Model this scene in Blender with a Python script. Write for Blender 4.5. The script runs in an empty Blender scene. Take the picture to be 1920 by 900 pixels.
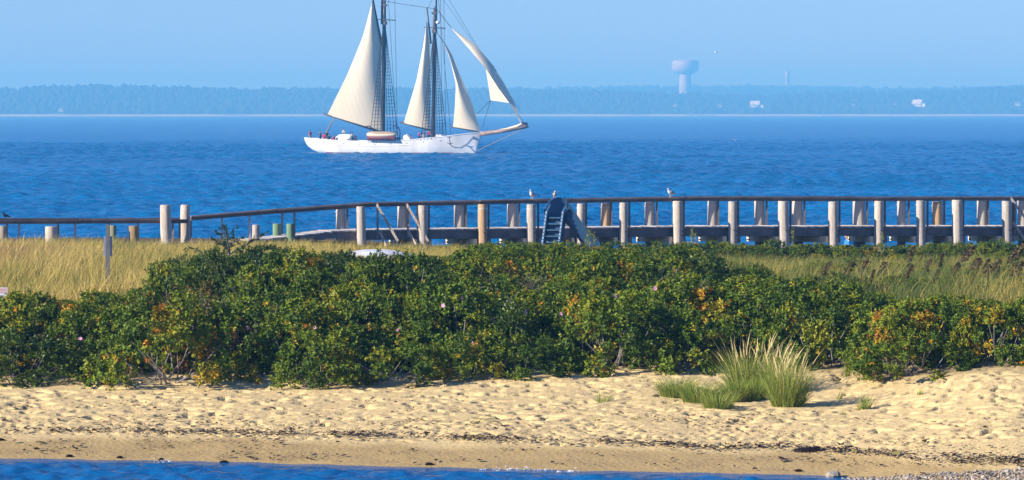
import bpy, bmesh, math, random
import numpy as np
from mathutils import Vector, Matrix

rng = np.random.default_rng(7)
random.seed(7)
scene = bpy.context.scene
COL = scene.collection
R = math.radians

# ------------------------------------------------------------------ camera
CAM_H, FPX, HOR = 6.2, 8000.0, 211.0          # eye height (m), focal length and horizon in photo pixels
cam = bpy.data.cameras.new('camera'); camo = bpy.data.objects.new('camera', cam); COL.objects.link(camo)
camo.location = (0, 0, CAM_H); camo.rotation_euler = (R(90), 0, 0)
cam.sensor_width = 36.0; cam.lens = FPX / 1920 * 36; cam.shift_y = -(450 - HOR) / 1920
cam.clip_start = 1.0; cam.clip_end = 40000
scene.camera = camo

# ------------------------------------------------------------------ sky and sun
SUN_EL = R(23)
SUN_AZ = Vector((-0.925, -0.38, 0)).normalized()
SUN = Vector((SUN_AZ.x * math.cos(SUN_EL), SUN_AZ.y * math.cos(SUN_EL), math.sin(SUN_EL)))
world = bpy.data.worlds.new('World'); scene.world = world; world.use_nodes = True
wn = world.node_tree.nodes; wl = world.node_tree.links
bg = wn['Background']
sky = wn.new('ShaderNodeTexSky'); sky.sky_type = 'NISHITA'; sky.sun_disc = False
sky.sun_elevation = SUN_EL; sky.sun_rotation = math.atan2(SUN_AZ.x, SUN_AZ.y)
sky.air_density = 1.0; sky.dust_density = 0.0; sky.ozone_density = 5.0
mul = wn.new('ShaderNodeMix'); mul.data_type = 'RGBA'; mul.blend_type = 'MULTIPLY'; mul.inputs[0].default_value = 1.0
mul.inputs[7].default_value = (0.54, 0.705, 1.18, 1)
wl.new(sky.outputs[0], mul.inputs[6]); wl.new(mul.outputs[2], bg.inputs['Color'])
bg.inputs['Strength'].default_value = 0.088
sl = bpy.data.lights.new('sun', 'SUN'); sl.energy = 5.0; sl.angle = R(0.53); sl.color = (1.0, 0.92, 0.83)
so = bpy.data.objects.new('sun', sl); COL.objects.link(so)
so.rotation_euler = (-SUN).to_track_quat('-Z', 'Y').to_euler(); so.location = (-60, -20, 60)
vs = scene.view_settings; vs.view_transform = 'Standard'; vs.look = 'None'; vs.gamma = 1.0; vs.use_curve_mapping = False
vs.exposure = 0.86
scene.cycles.max_bounces = 6; scene.cycles.diffuse_bounces = 2; scene.cycles.glossy_bounces = 3
scene.cycles.transmission_bounces = 3; scene.cycles.volume_bounces = 0; scene.cycles.transparent_max_bounces = 12
scene.cycles.use_denoising = True
scene.cycles.sample_clamp_indirect = 4.0

# ------------------------------------------------------------------ helpers
def px2(px, Y): return (px - 960) / FPX * Y
def pz2(py, Y): return CAM_H - (py - HOR) / FPX * Y
def proj(x, y, z): return 960 + FPX * x / y, HOR + FPX * (CAM_H - z) / y
def smooth(a, b, v):
    t = np.clip((np.asarray(v, float) - a) / (b - a), 0, 1); return t * t * (3 - 2 * t)

def _hash(ix, iy, seed):
    n = (ix.astype(np.int64) * 374761393 + iy.astype(np.int64) * 668265263 + seed * 974711) & 0x7fffffff
    n = ((n ^ (n >> 13)) * 1274126177) & 0x7fffffff
    return ((n ^ (n >> 16)) & 0xffff) / 65535.0
def vnoise(x, y, seed=0):
    x = np.asarray(x, float); y = np.asarray(y, float)
    ix = np.floor(x); iy = np.floor(y); fx = x - ix; fy = y - iy
    fx = fx * fx * (3 - 2 * fx); fy = fy * fy * (3 - 2 * fy)
    a = _hash(ix, iy, seed); b = _hash(ix + 1, iy, seed); c = _hash(ix, iy + 1, seed); d = _hash(ix + 1, iy + 1, seed)
    return (a * (1 - fx) + b * fx) * (1 - fy) + (c * (1 - fx) + d * fx) * fy
def fbm(x, y, seed=0, oct=4):
    s = 0; a = 0.5
    for i in range(oct):
        s = s + a * vnoise(x * 2 ** i + 17.3 * i, y * 2 ** i + 5.1 * i, seed + i); a *= 0.5
    return s

def mesh_np(name, V, F, attrs=None, smooth_shade=False, midx=None):
    """mesh from arrays: V (n,3), F (m,k) all with k corners (or a list of such arrays)."""
    me = bpy.data.meshes.new(name)
    Fs = F if isinstance(F, list) else [F]
    Fs = [np.asarray(f, np.int32) for f in Fs if len(f)]
    V = np.asarray(V, np.float32)
    me.vertices.add(len(V)); me.vertices.foreach_set('co', V.ravel())
    nl = sum(f.size for f in Fs); npoly = sum(len(f) for f in Fs)
    me.loops.add(nl); me.loops.foreach_set('vertex_index', np.concatenate([f.ravel() for f in Fs]))
    me.polygons.add(npoly)
    tot = np.concatenate([np.full(len(f), f.shape[1], np.int32) for f in Fs])
    me.polygons.foreach_set('loop_start', np.concatenate([[0], np.cumsum(tot)[:-1]]).astype(np.int32))
    if midx is not None: me.polygons.foreach_set('material_index', np.asarray(midx, np.int32))
    me.polygons.foreach_set('use_smooth', np.full(npoly, smooth_shade))
    me.update(calc_edges=True); me.validate()
    for k, a in (attrs or {}).items():
        at = me.attributes.new(k, 'FLOAT', 'POINT'); at.data.foreach_set('value', np.asarray(a, np.float32))
    return me

class MB:
    """collects shapes into one mesh"""
    def __init__(s): s.v = []; s.f = []; s.m = []
    def add(s, vs_, fs_, m=0):
        b = len(s.v); s.v += [tuple(p) for p in vs_]; s.f += [tuple(i + b for i in f) for f in fs_]; s.m += [m] * len(fs_)
    def box(s, c, size, ax=None, m=0):
        ax = ax or (Vector((1, 0, 0)), Vector((0, 1, 0)), Vector((0, 0, 1))); c = Vector(c)
        h = [ax[i] * (size[i] / 2) for i in range(3)]
        p = [c + h[0] * a + h[1] * b + h[2] * d for d in (-1, 1) for b in (-1, 1) for a in (-1, 1)]
        s.add(p, [(0, 2, 3, 1), (4, 5, 7, 6), (0, 1, 5, 4), (2, 6, 7, 3), (0, 4, 6, 2), (1, 3, 7, 5)], m)
    def beam(s, a, b, w, h, m=0, up=Vector((0, 0, 1))):
        a = Vector(a); b = Vector(b); d = (b - a); L = d.length; d.normalize()
        sd = d.cross(up); sd = sd.normalized() if sd.length > 1e-4 else Vector((1, 0, 0)); u = sd.cross(d)
        s.box((a + b) / 2, (L, w, h), (d, sd, u), m)
    def tube(s, pts, rad, n=6, m=0, caps=True):
        pts = [Vector(p) for p in pts]; rad = rad if isinstance(rad, (list, tuple)) else [rad] * len(pts)
        vs_ = []; fs_ = []
        ref = Vector((0.13, 0.27, 1)) if abs((pts[-1] - pts[0]).normalized().z) < 0.9 else Vector((1, 0.2, 0.1))
        for i, p in enumerate(pts):
            d = (pts[min(i + 1, len(pts) - 1)] - pts[max(i - 1, 0)]).normalized()
            a = d.cross(ref).normalized(); b = d.cross(a)
            for k in range(n):
                t = 2 * math.pi * k / n; vs_.append(p + (a * math.cos(t) + b * math.sin(t)) * rad[i])
        for i in range(len(pts) - 1):
            for k in range(n):
                k2 = (k + 1) % n; fs_.append((i * n + k, i * n + k2, (i + 1) * n + k2, (i + 1) * n + k))
        if caps: fs_.append(tuple(range(n))[::-1]); fs_.append(tuple((len(pts) - 1) * n + k for k in range(n)))
        s.add(vs_, fs_, m)
    def lathe(s, prof, n=16, c=(0, 0, 0), m=0):
        vs_ = []; fs_ = []
        for r, z in prof:
            for k in range(n):
                t = 2 * math.pi * k / n; vs_.append((c[0] + r * math.cos(t), c[1] + r * math.sin(t), c[2] + z))
        for i in range(len(prof) - 1):
            for k in range(n):
                k2 = (k + 1) % n; fs_.append((i * n + k, i * n + k2, (i + 1) * n + k2, (i + 1) * n + k))
        fs_.append(tuple(range(n))[::-1]); fs_.append(tuple((len(prof) - 1) * n + k for k in range(n)))
        s.add(vs_, fs_, m)
    def loft(s, rings, m=0, caps=True):
        n = len(rings[0]); vs_ = [p for r in rings for p in r]; fs_ = []
        for i in range(len(rings) - 1):
            for k in range(n):
                k2 = (k + 1) % n; fs_.append((i * n + k, i * n + k2, (i + 1) * n + k2, (i + 1) * n + k))
        if caps: fs_.append(tuple(range(n))[::-1]); fs_.append(tuple((len(rings) - 1) * n + k for k in range(n)))
        s.add(vs_, fs_, m)
    def grid(s, P, m=0):
        r = len(P); c = len(P[0]); s.add([p for row in P for p in row],
            [(i * c + j, i * c + j + 1, (i + 1) * c + j + 1, (i + 1) * c + j) for i in range(r - 1) for j in range(c - 1)], m)
    def mesh(s, name, sm=False):
        me = bpy.data.meshes.new(name); me.from_pydata([tuple(v) for v in s.v], [], s.f); me.update()
        me.polygons.foreach_set('material_index', s.m)
        if sm: me.polygons.foreach_set('use_smooth', [True] * len(me.polygons))
        bm = bmesh.new(); bm.from_mesh(me); bmesh.ops.recalc_face_normals(bm, faces=bm.faces); bm.to_mesh(me); bm.free()
        return me

def obj(name, me, mat=None, parent=None, loc=None, rot=None, scale=None, color=None):
    o = bpy.data.objects.new(name, me); COL.objects.link(o)
    if mat is not None and not me.materials:
        for m in (mat if isinstance(mat, (list, tuple)) else [mat]): me.materials.append(m)
    if parent is not None: o.parent = parent
    if loc is not None: o.location = loc
    if rot is not None: o.rotation_euler = rot
    if scale is not None: o.scale = scale
    if color is not None: o.color = color
    return o
def tag(o, label, cat, group=None):
    o['label'] = label; o['category'] = cat
    if group: o['group'] = group
    return o
def thing(name, label, cat, loc=(0, 0, 0), rz=0, group=None, scale=None):
    o = bpy.data.objects.new(name, None); COL.objects.link(o); o.location = loc; o.rotation_euler = (0, 0, rz)
    o.empty_display_size = 0.2
    if scale is not None: o.scale = scale
    return tag(o, label, cat, group)
def struct(name, me, mat): o = obj(name, me, mat); o['kind'] = 'structure'; return o
def stuff(name, me, mat, label, cat):
    o = obj(name, me, mat); o['kind'] = 'stuff'; return tag(o, label, cat)

# ------------------------------------------------------------------ materials
def mat(name, base=(0.5, 0.5, 0.5), rough=0.7, spec=0.3, noise=None, bump=None, objcol=False, translucent=0, ramp=None, ramp_attr=None, randv=0.0, metal=0.0, stretch=None, coords='Object'):
    """noise=(scale, colour2, lo, hi) ; bump=(scale, strength, distance)"""
    m = bpy.data.materials.new(name); m.use_nodes = True; nt = m.node_tree; N = nt.nodes; L = nt.links
    b = N['Principled BSDF']; b.inputs['Roughness'].default_value = rough; b.inputs['Specular IOR Level'].default_value = spec
    b.inputs['Metallic'].default_value = metal
    tc = N.new('ShaderNodeTexCoord'); vec = tc.outputs[coords]
    if stretch:
        mp = N.new('ShaderNodeMapping'); mp.inputs['Scale'].default_value = stretch; L.new(vec, mp.inputs['Vector']); vec = mp.outputs[0]
    c = None
    if ramp:
        r = N.new('ShaderNodeValToRGB'); e = r.color_ramp.elements
        while len(e) < len(ramp): e.new(0.5)
        for i, (p, col) in enumerate(ramp): e[i].position = p; e[i].color = (*col, 1)
        at = N.new('ShaderNodeAttribute'); at.attribute_name = ramp_attr; src = at.outputs['Fac']
        if randv:
            oi = N.new('ShaderNodeObjectInfo'); ma = N.new('ShaderNodeMath'); ma.operation = 'MULTIPLY_ADD'
            ma.inputs[1].default_value = randv; ma.inputs[2].default_value = -randv / 2
            L.new(oi.outputs['Random'], ma.inputs[0]); ad = N.new('ShaderNodeMath'); ad.operation = 'ADD'
            L.new(ma.outputs[0], ad.inputs[0]); L.new(src, ad.inputs[1]); src = ad.outputs[0]
        L.new(src, r.inputs[0]); c = r.outputs[0]
    else:
        rgb = N.new('ShaderNodeRGB'); rgb.outputs[0].default_value = (*base, 1); c = rgb.outputs[0]
    if objcol:
        oi = N.new('ShaderNodeObjectInfo'); mx = N.new('ShaderNodeMix'); mx.data_type = 'RGBA'; mx.blend_type = 'MULTIPLY'; mx.inputs[0].default_value = 1
        L.new(c, mx.inputs[6]); L.new(oi.outputs['Color'], mx.inputs[7]); c = mx.outputs[2]
    if noise:
        nz = N.new('ShaderNodeTexNoise'); nz.inputs['Scale'].default_value = noise[0]; nz.inputs['Detail'].default_value = 6
        L.new(vec, nz.inputs['Vector']); mr = N.new('ShaderNodeMapRange'); mr.inputs[1].default_value = noise[2]; mr.inputs[2].default_value = noise[3]
        L.new(nz.outputs[0], mr.inputs[0]); mx = N.new('ShaderNodeMix'); mx.data_type = 'RGBA'
        L.new(mr.outputs[0], mx.inputs[0]); L.new(c, mx.inputs[6]); mx.inputs[7].default_value = (*noise[1], 1); c = mx.outputs[2]
    L.new(c, b.inputs['Base Color'])
    if bump:
        nb = N.new('ShaderNodeTexNoise'); nb.inputs['Scale'].default_value = bump[0]; nb.inputs['Detail'].default_value = 4
        L.new(vec, nb.inputs['Vector']); bp = N.new('ShaderNodeBump'); bp.inputs['Strength'].default_value = bump[1]; bp.inputs['Distance'].default_value = bump[2]
        L.new(nb.outputs[0], bp.inputs['Height']); L.new(bp.outputs[0], b.inputs['Normal'])
    if translucent:
        t = N.new('ShaderNodeBsdfTranslucent'); L.new(c, t.inputs[0]); ms = N.new('ShaderNodeMixShader'); ms.inputs[0].default_value = translucent
        L.new(b.outputs[0], ms.inputs[1]); L.new(t.outputs[0], ms.inputs[2]); L.new(ms.outputs[0], N['Material Output'].inputs['Surface'])
    return m

M = {}
M['wood'] = mat('weathered_timber', (0.60, 0.54, 0.455), 0.85, 0.15, noise=(3.2, (0.20, 0.16, 0.125), 0.50, 0.76), bump=(9, 0.7, 0.05), objcol=True, stretch=(3.0, 3.0, 0.7))
M['beam'] = mat('dark_timber', (0.21, 0.185, 0.165), 0.85, 0.15, noise=(2.0, (0.09, 0.078, 0.07), 0.4, 0.8), bump=(8, 0.4, 0.01), objcol=True, stretch=(1, 1, 1))
M['plank'] = mat('bleached_plank', (0.52, 0.49, 0.45), 0.85, 0.15, noise=(6, (0.30, 0.27, 0.24), 0.4, 0.75), objcol=True)
M['bolt'] = mat('rusty_bolt', (0.06, 0.045, 0.04), 0.6, 0.4, noise=(30, (0.1, 0.04, 0.02), 0.4, 0.7))
M['strap'] = mat('galvanised_strap', (0.6, 0.6, 0.58), 0.5, 0.4, noise=(10, (0.4, 0.4, 0.4), 0.4, 0.7))
M['white_paint'] = mat('white_hull_paint', (0.80, 0.79, 0.75), 0.4, 0.4, noise=(0.5, (0.62, 0.58, 0.50), 0.45, 0.8), stretch=(1.2, 1, 0.35))
M['sail'] = mat('cream_sailcloth', (0.88, 0.76, 0.52), 0.85, 0.1, noise=(0.25, (0.83, 0.70, 0.46), 0.35, 0.75), translucent=0.2, stretch=(3.0, 1, 0.35))
def sail_seams(m):
    nt = m.node_tree; N = nt.nodes; L = nt.links; b = N['Principled BSDF']; src = b.inputs['Base Color'].links[0].from_socket
    tc = N.new('ShaderNodeTexCoord'); mp = N.new('ShaderNodeMapping'); mp.inputs['Rotation'].default_value = (0, R(17), 0); L.new(tc.outputs['Object'], mp.inputs['Vector'])
    w = N.new('ShaderNodeTexWave'); w.bands_direction = 'X'; w.inputs['Scale'].default_value = 0.42; w.inputs['Distortion'].default_value = 0.6; w.inputs['Detail'].default_value = 1; L.new(mp.outputs[0], w.inputs['Vector'])
    r = N.new('ShaderNodeMapRange'); r.inputs[1].default_value = 0.0; r.inputs[2].default_value = 0.16; r.inputs[3].default_value = 0.94; r.inputs[4].default_value = 1.0; L.new(w.outputs['Fac'], r.inputs[0])
    x = N.new('ShaderNodeMix'); x.data_type = 'RGBA'; x.blend_type = 'MULTIPLY'; x.inputs[0].default_value = 1; L.new(src, x.inputs[6]); L.new(r.outputs[0], x.inputs[7]); L.new(x.outputs[2], b.inputs['Base Color'])
    for n in N:
        if n.type == 'BSDF_TRANSLUCENT': L.new(x.outputs[2], n.inputs[0])
sail_seams(M['sail'])
M['spar'] = mat('varnished_spar', (0.07, 0.058, 0.055), 0.5, 0.4, noise=(1.5, (0.035, 0.03, 0.03), 0.4, 0.7))
M['bowsprit'] = mat('tan_spar', (0.28, 0.20, 0.15), 0.5, 0.4, noise=(1.5, (0.16, 0.11, 0.08), 0.4, 0.7))
M['rope'] = mat('tarred_rope', (0.035, 0.03, 0.03), 0.9, 0.1, noise=(20, (0.07, 0.06, 0.05), 0.4, 0.7))
M['tanrope'] = mat('manila_rope', (0.35, 0.27, 0.19), 0.9, 0.1, noise=(20, (0.25, 0.18, 0.12), 0.4, 0.7))
M['redpaint'] = mat('oxide_red_paint', (0.22, 0.04, 0.035), 0.5, 0.3, noise=(1.2, (0.14, 0.03, 0.03), 0.4, 0.7))
M['greypaint'] = mat('grey_paint', (0.32, 0.38, 0.42), 0.5, 0.3, noise=(2, (0.25, 0.3, 0.34), 0.4, 0.7))
M['skin'] = mat('skin', (0.52, 0.30, 0.20), 0.55, 0.3, noise=(30, (0.46, 0.25, 0.17), 0.4, 0.7))
M['hair'] = mat('dark_hair', (0.025, 0.018, 0.014), 0.6, 0.3, noise=(40, (0.05, 0.035, 0.025), 0.4, 0.7))
def cloth(name, c): return mat(name, c, 0.9, 0.1, noise=(12, tuple(v * 0.7 for v in c), 0.4, 0.7))
M['red'] = cloth('red_cloth', (0.62, 0.03, 0.05)); M['grey'] = cloth('grey_cloth', (0.35, 0.34, 0.32)); M['navy'] = cloth('navy_cloth', (0.02, 0.03, 0.07))
M['white'] = cloth('white_cloth', (0.7, 0.68, 0.64)); M['blue'] = cloth('blue_cloth', (0.05, 0.22, 0.55)); M['plum'] = cloth('plum_cloth', (0.22, 0.05, 0.22)); M['khaki'] = cloth('khaki_cloth', (0.36, 0.30, 0.2))
M['slide'] = mat('blue_plastic', (0.032, 0.092, 0.175), 0.45, 0.4, noise=(2.5, (0.045, 0.10, 0.165), 0.4, 0.75))
M['gull_white'] = mat('white_feather', (0.80, 0.79, 0.77), 0.8, 0.1, noise=(14, (0.66, 0.65, 0.63), 0.5, 0.8))
M['gull_grey'] = mat('grey_feather', (0.33, 0.34, 0.36), 0.8, 0.1, noise=(14, (0.26, 0.27, 0.29), 0.4, 0.8))
M['gull_brown'] = mat('mottled_brown_feather', (0.36, 0.30, 0.25), 0.8, 0.1, noise=(30, (0.60, 0.55, 0.48), 0.45, 0.6))
M['crow'] = mat('black_feather', (0.012, 0.012, 0.015), 0.5, 0.4, noise=(20, (0.03, 0.03, 0.04), 0.4, 0.7))
M['beak'] = mat('yellow_beak', (0.65, 0.42, 0.05), 0.5, 0.3, noise=(40, (0.5, 0.3, 0.05), 0.4, 0.7))
M['signback'] = mat('bare_aluminium', (0.34, 0.42, 0.52), 0.45, 0.5, noise=(4, (0.28, 0.34, 0.42), 0.4, 0.7), metal=0.3)
M['signpost'] = mat('galvanised_post', (0.20, 0.19, 0.19), 0.6, 0.4, noise=(6, (0.13, 0.12, 0.12), 0.4, 0.7))
M['signwhite'] = mat('white_sign_face', (0.82, 0.80, 0.78), 0.5, 0.3, noise=(6, (0.72, 0.7, 0.68), 0.5, 0.8))
M['signred'] = mat('red_sign_ink', (0.65, 0.10, 0.09), 0.5, 0.3, noise=(6, (0.5, 0.08, 0.08), 0.5, 0.8))
M['boatwhite'] = mat('chalky_white_gelcoat', (0.66, 0.68, 0.69), 0.45, 0.4, noise=(1.5, (0.42, 0.44, 0.45), 0.4, 0.7))
M['twig'] = mat('grey_twig', (0.22, 0.19, 0.165), 0.9, 0.1, noise=(14, (0.32, 0.29, 0.26), 0.4, 0.7))
M['deadwood'] = mat('silver_deadwood', (0.45, 0.41, 0.37), 0.9, 0.1, noise=(14, (0.3, 0.27, 0.24), 0.4, 0.7))
M['petal'] = mat('pink_petal', (0.80, 0.30, 0.52), 0.7, 0.2, noise=(30, (0.85, 0.48, 0.65), 0.4, 0.7), translucent=0.2)
M['leaf_rose'] = mat('rose_leaf', rough=0.5, spec=0.22, ramp=[(0, (0.045, 0.085, 0.007)), (0.30, (0.10, 0.165, 0.009)), (0.55, (0.20, 0.25, 0.012)), (0.75, (0.34, 0.29, 0.014)), (0.91, (0.54, 0.28, 0.012)), (1.0, (0.36, 0.10, 0.012))], ramp_attr='tint', randv=0.20, translucent=0.12)
M['leaf_bay'] = mat('bayberry_leaf', rough=0.36, spec=0.35, ramp=[(0, (0.036, 0.072, 0.007)), (0.4, (0.088, 0.142, 0.011)), (0.75, (0.185, 0.22, 0.016)), (1.0, (0.30, 0.28, 0.03))], ramp_attr='tint', randv=0.25, translucent=0.1)
M['leaf_red'] = mat('russet_leaf', rough=0.6, spec=0.2, ramp=[(0, (0.06, 0.09, 0.012)), (0.4, (0.14, 0.10, 0.02)), (0.7, (0.20, 0.085, 0.022)), (1.0, (0.38, 0.22, 0.03))], ramp_attr='tint', randv=0.15, translucent=0.2)
M['juniper'] = mat('juniper_needle', rough=0.6, spec=0.2, ramp=[(0, (0.016, 0.042, 0.012)), (0.5, (0.03, 0.075, 0.018)), (1.0, (0.08, 0.13, 0.03))], ramp_attr='tint', translucent=0.1)
M['grass_gold'] = mat('dry_dune_grass', rough=0.7, spec=0.2, ramp=[(0, (0.10, 0.14, 0.025)), (0.25, (0.26, 0.24, 0.045)), (0.5, (0.48, 0.365, 0.085)), (0.78, (0.68, 0.51, 0.17)), (1.0, (0.26, 0.15, 0.06))], ramp_attr='tint', translucent=0.25)
M['grass_green'] = mat('green_beach_grass', rough=0.6, spec=0.25, ramp=[(0, (0.09, 0.16, 0.02)), (0.4, (0.22, 0.30, 0.04)), (0.7, (0.40, 0.38, 0.07)), (1.0, (0.72, 0.58, 0.25))], ramp_attr='tint', translucent=0.3)
M['reed'] = mat('reed_leaf', rough=0.6, spec=0.2, ramp=[(0, (0.05, 0.10, 0.03)), (0.5, (0.10, 0.15, 0.05)), (1.0, (0.22, 0.24, 0.09))], ramp_attr='tint', translucent=0.2)
M['plume'] = mat('dark_reed_plume', rough=0.9, spec=0.05, ramp=[(0, (0.035, 0.028, 0.012)), (0.6, (0.085, 0.062, 0.028)), (1.0, (0.20, 0.155, 0.07))], ramp_attr='tint', translucent=0.1)
M['weed'] = mat('dark_seaweed', rough=0.6, spec=0.3, ramp=[(0, (0.016, 0.010, 0.009)), (0.5, (0.055, 0.028, 0.019)), (0.85, (0.13, 0.07, 0.04)), (1.0, (0.23, 0.20, 0.05))], ramp_attr='tint')
M['pebble'] = mat('grey_pebble', rough=0.8, spec=0.2, ramp=[(0, (0.10, 0.085, 0.07)), (0.5, (0.28, 0.24, 0.19)), (1.0, (0.52, 0.46, 0.38))], ramp_attr='tint')
M['foam'] = mat('sea_foam', (0.82, 0.84, 0.86), 0.7, 0.2, noise=(8, (0.65, 0.7, 0.76), 0.4, 0.8))
M['rock'] = mat('pale_rock', (0.32, 0.27, 0.2), 0.9, 0.2, noise=(5, (0.26, 0.23, 0.2), 0.4, 0.7), bump=(14, 0.5, 0.03))
M['farwood'] = mat('far_woodland', (0.03, 0.042, 0.02), 0.9, 0.1, noise=(0.02, (0.045, 0.045, 0.022), 0.35, 0.7))
M['farhill'] = mat('far_hill', (0.05, 0.065, 0.03), 0.95, 0.1, noise=(0.01, (0.09, 0.085, 0.05), 0.4, 0.8))
M['farsand'] = mat('far_beach_sand', (0.62, 0.50, 0.36), 0.95, 0.1, noise=(0.012, (0.40, 0.33, 0.24), 0.5, 0.62))
M['tower'] = mat('tower_paint', (0.50, 0.45, 0.42), 0.6, 0.3, noise=(0.03, (0.45, 0.40, 0.37), 0.4, 0.8))
M['housewall'] = mat('house_clapboard', (0.80, 0.76, 0.72), 0.8, 0.2, noise=(0.2, (0.7, 0.66, 0.62), 0.4, 0.8))
M['houseroof'] = mat('house_shingle', (0.22, 0.2, 0.19), 0.9, 0.2, noise=(0.5, (0.15, 0.14, 0.13), 0.4, 0.8))
M['pane'] = mat('window_glass', (0.03, 0.04, 0.06), 0.1, 0.5, noise=(0.5, (0.05, 0.06, 0.08), 0.4, 0.8))

# ------------------------------------------------------------------ terrain
def shore_Y(X):
    X = np.asarray(X, float)
    return 74.35 - 0.24 * X - 3.2 * smooth(5.0, 9.0, X) + 0.5 * (vnoise(X * 0.35, X * 0 + 3, 5) - 0.5) + 0.16 * (vnoise(X * 1.7, X * 0 + 9, 6) - 0.5)
def ground_z(X, Y, dents=False):
    X = np.asarray(X, float); Y = np.asarray(Y, float)
    u = Y - shore_Y(X)
    z = np.where(u < 0, 0.10 * u, np.where(u < 2.6, 0.105 * u, 0.273 + 0.083 * (u - 2.6)))
    z = np.maximum(z, -1.2); z = np.minimum(z, 1.02 + 0.03 * np.maximum(u - 11.5, 0))
    z = z + 0.22 * smooth(86, 96, Y)
    z = np.minimum(z, 1.42)
    hump = smooth(-11.5, -6.5, X) * (1 - smooth(3.0, 9.0, X)) * smooth(87, 103, Y) * (1 - smooth(106, 128, Y))
    z = z + 0.72 * hump
    z = z + 0.12 * smooth(120, 145, Y) * (1 - smooth(-8, -2, X)) - 0.42 * smooth(105, 140, Y) * smooth(-8, 3, X)
    z = z + 0.30 * smooth(6.2, 9.5, X) * smooth(76.5, 83, Y) * (1 - smooth(92, 100, Y))
    z = z - smooth(158, 182, Y) * 2.6
    dune = smooth(5, 11, u)
    z = z + dune * 0.28 * (fbm(X * 0.22, Y * 0.16, 11, 3) - 0.44) * (1 - smooth(150, 165, Y))
    return z
def hit_ground(px, py, y0=60.0, y1=175.0):
    Ys = np.linspace(y0, y1, 4000); Xs = (px - 960) / FPX * Ys; Zs = CAM_H - (py - HOR) / FPX * Ys
    below = np.nonzero(Zs <= ground_z(Xs, Ys))[0]
    i = below[0] if len(below) else len(Ys) - 1
    return float(Xs[i]), float(Ys[i])
def gz(x, y): return float(ground_z(np.array([x]), np.array([y]))[0])

rows = np.concatenate([np.arange(52, 71, 1.0), np.arange(71, 89.5, 0.055), np.arange(89.5, 130, 0.5), np.arange(130, 200, 1.0)])
inner = np.linspace(-1, 1, 470)
cols = np.concatenate([[-5.0, -2.6, -1.5], inner, [1.5, 2.6, 5.0]])
YY = np.repeat(rows[:, None], len(cols), 1); XX = cols[None, :] * (0.137 * YY)
ZZ = ground_z(XX, YY)
U = YY - shore_Y(XX)
dry = smooth(2.2, 3.4, U) * (1 - smooth(88, 92, YY))
# soft wind and foot-worn relief in the dry sand
ZZ = ZZ + dry * (0.15 * (fbm(XX * 0.55, YY * 0.45, 21, 2) - 0.37) + 0.018 * (fbm(XX * 4.5, YY * 3.4, 31, 2) - 0.37))
def dent(cx, cy, a, ln, wd, dp):
    """press one footprint into the sand grid: a pit with a raised rim"""
    i0 = np.searchsorted(rows, cy - 0.6); i1 = np.searchsorted(rows, cy + 0.6)
    j = int((cx / (0.137 * cy) + 1) / 2 * 469) + 3; j0 = max(3, j - 12); j1 = min(473, j + 17)
    if i1 <= i0 or j1 <= j0: return
    dx = XX[i0:i1, j0:j1] - cx; dy = YY[i0:i1, j0:j1] - cy
    p = dx * math.cos(a) + dy * math.sin(a); q = -dx * math.sin(a) + dy * math.cos(a)
    r2 = (p / np.where(dx > 0, ln * 1.9, ln * 0.75)) ** 2 + (q / wd) ** 2
    rr = np.sqrt(r2) * (1 + 0.18 * np.sin(3 * np.arctan2(q, p) + cx * 40)); ZZ[i0:i1, j0:j1] += -dp * (1 - smooth(0.3, 1.2, rr)) + dp * 0.07 * np.exp(-(rr - 1.5) ** 2 * 6)
nd = 0
while nd < 3000:
    cy = rng.uniform(74.5, 90); cx = rng.uniform(-0.135, 0.135) * cy
    u = cy - float(shore_Y(np.array([cx]))[0])
    if u < 2.4: continue
    small = u < 4.4 or rng.random() < 0.25
    if not small and rng.random() < 0.62 + 0.6 * (float(fbm(np.array([cx * 0.5]), np.array([cy * 0.4]), 88, 2)[0]) - 0.3): continue
    if small: dent(cx, cy, rng.uniform(0, 3.14), rng.uniform(0.05, 0.10), rng.uniform(0.05, 0.08), rng.uniform(0.025, 0.06))
    else: dent(cx, cy, rng.uniform(-0.6, 0.6), rng.uniform(0.09, 0.19), rng.uniform(0.07, 0.12), rng.uniform(0.05, 0.13))
    nd += 1
nr, nc = XX.shape
idx = np.arange(nr * nc).reshape(nr, nc)
Fg = np.stack([idx[:-1, :-1].ravel(), idx[:-1, 1:].ravel(), idx[1:, 1:].ravel(), idx[1:, :-1].ravel()], 1)
wetn = 0.8 * (fbm(XX * 0.8, YY * 0.8, 41, 3) - 0.44)
wet = 1 - smooth(1.7, 2.6, U + wetn * 1.6)
soil = smooth(10.5, 16.0, U + 3 * (fbm(XX * 0.5, YY * 0.5, 51, 3) - 0.44))
V = np.stack([XX.ravel(), YY.ravel(), ZZ.ravel()], 1)
M['sand'] = bpy.data.materials.new('beach_sand'); M['sand'].use_nodes = True
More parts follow.
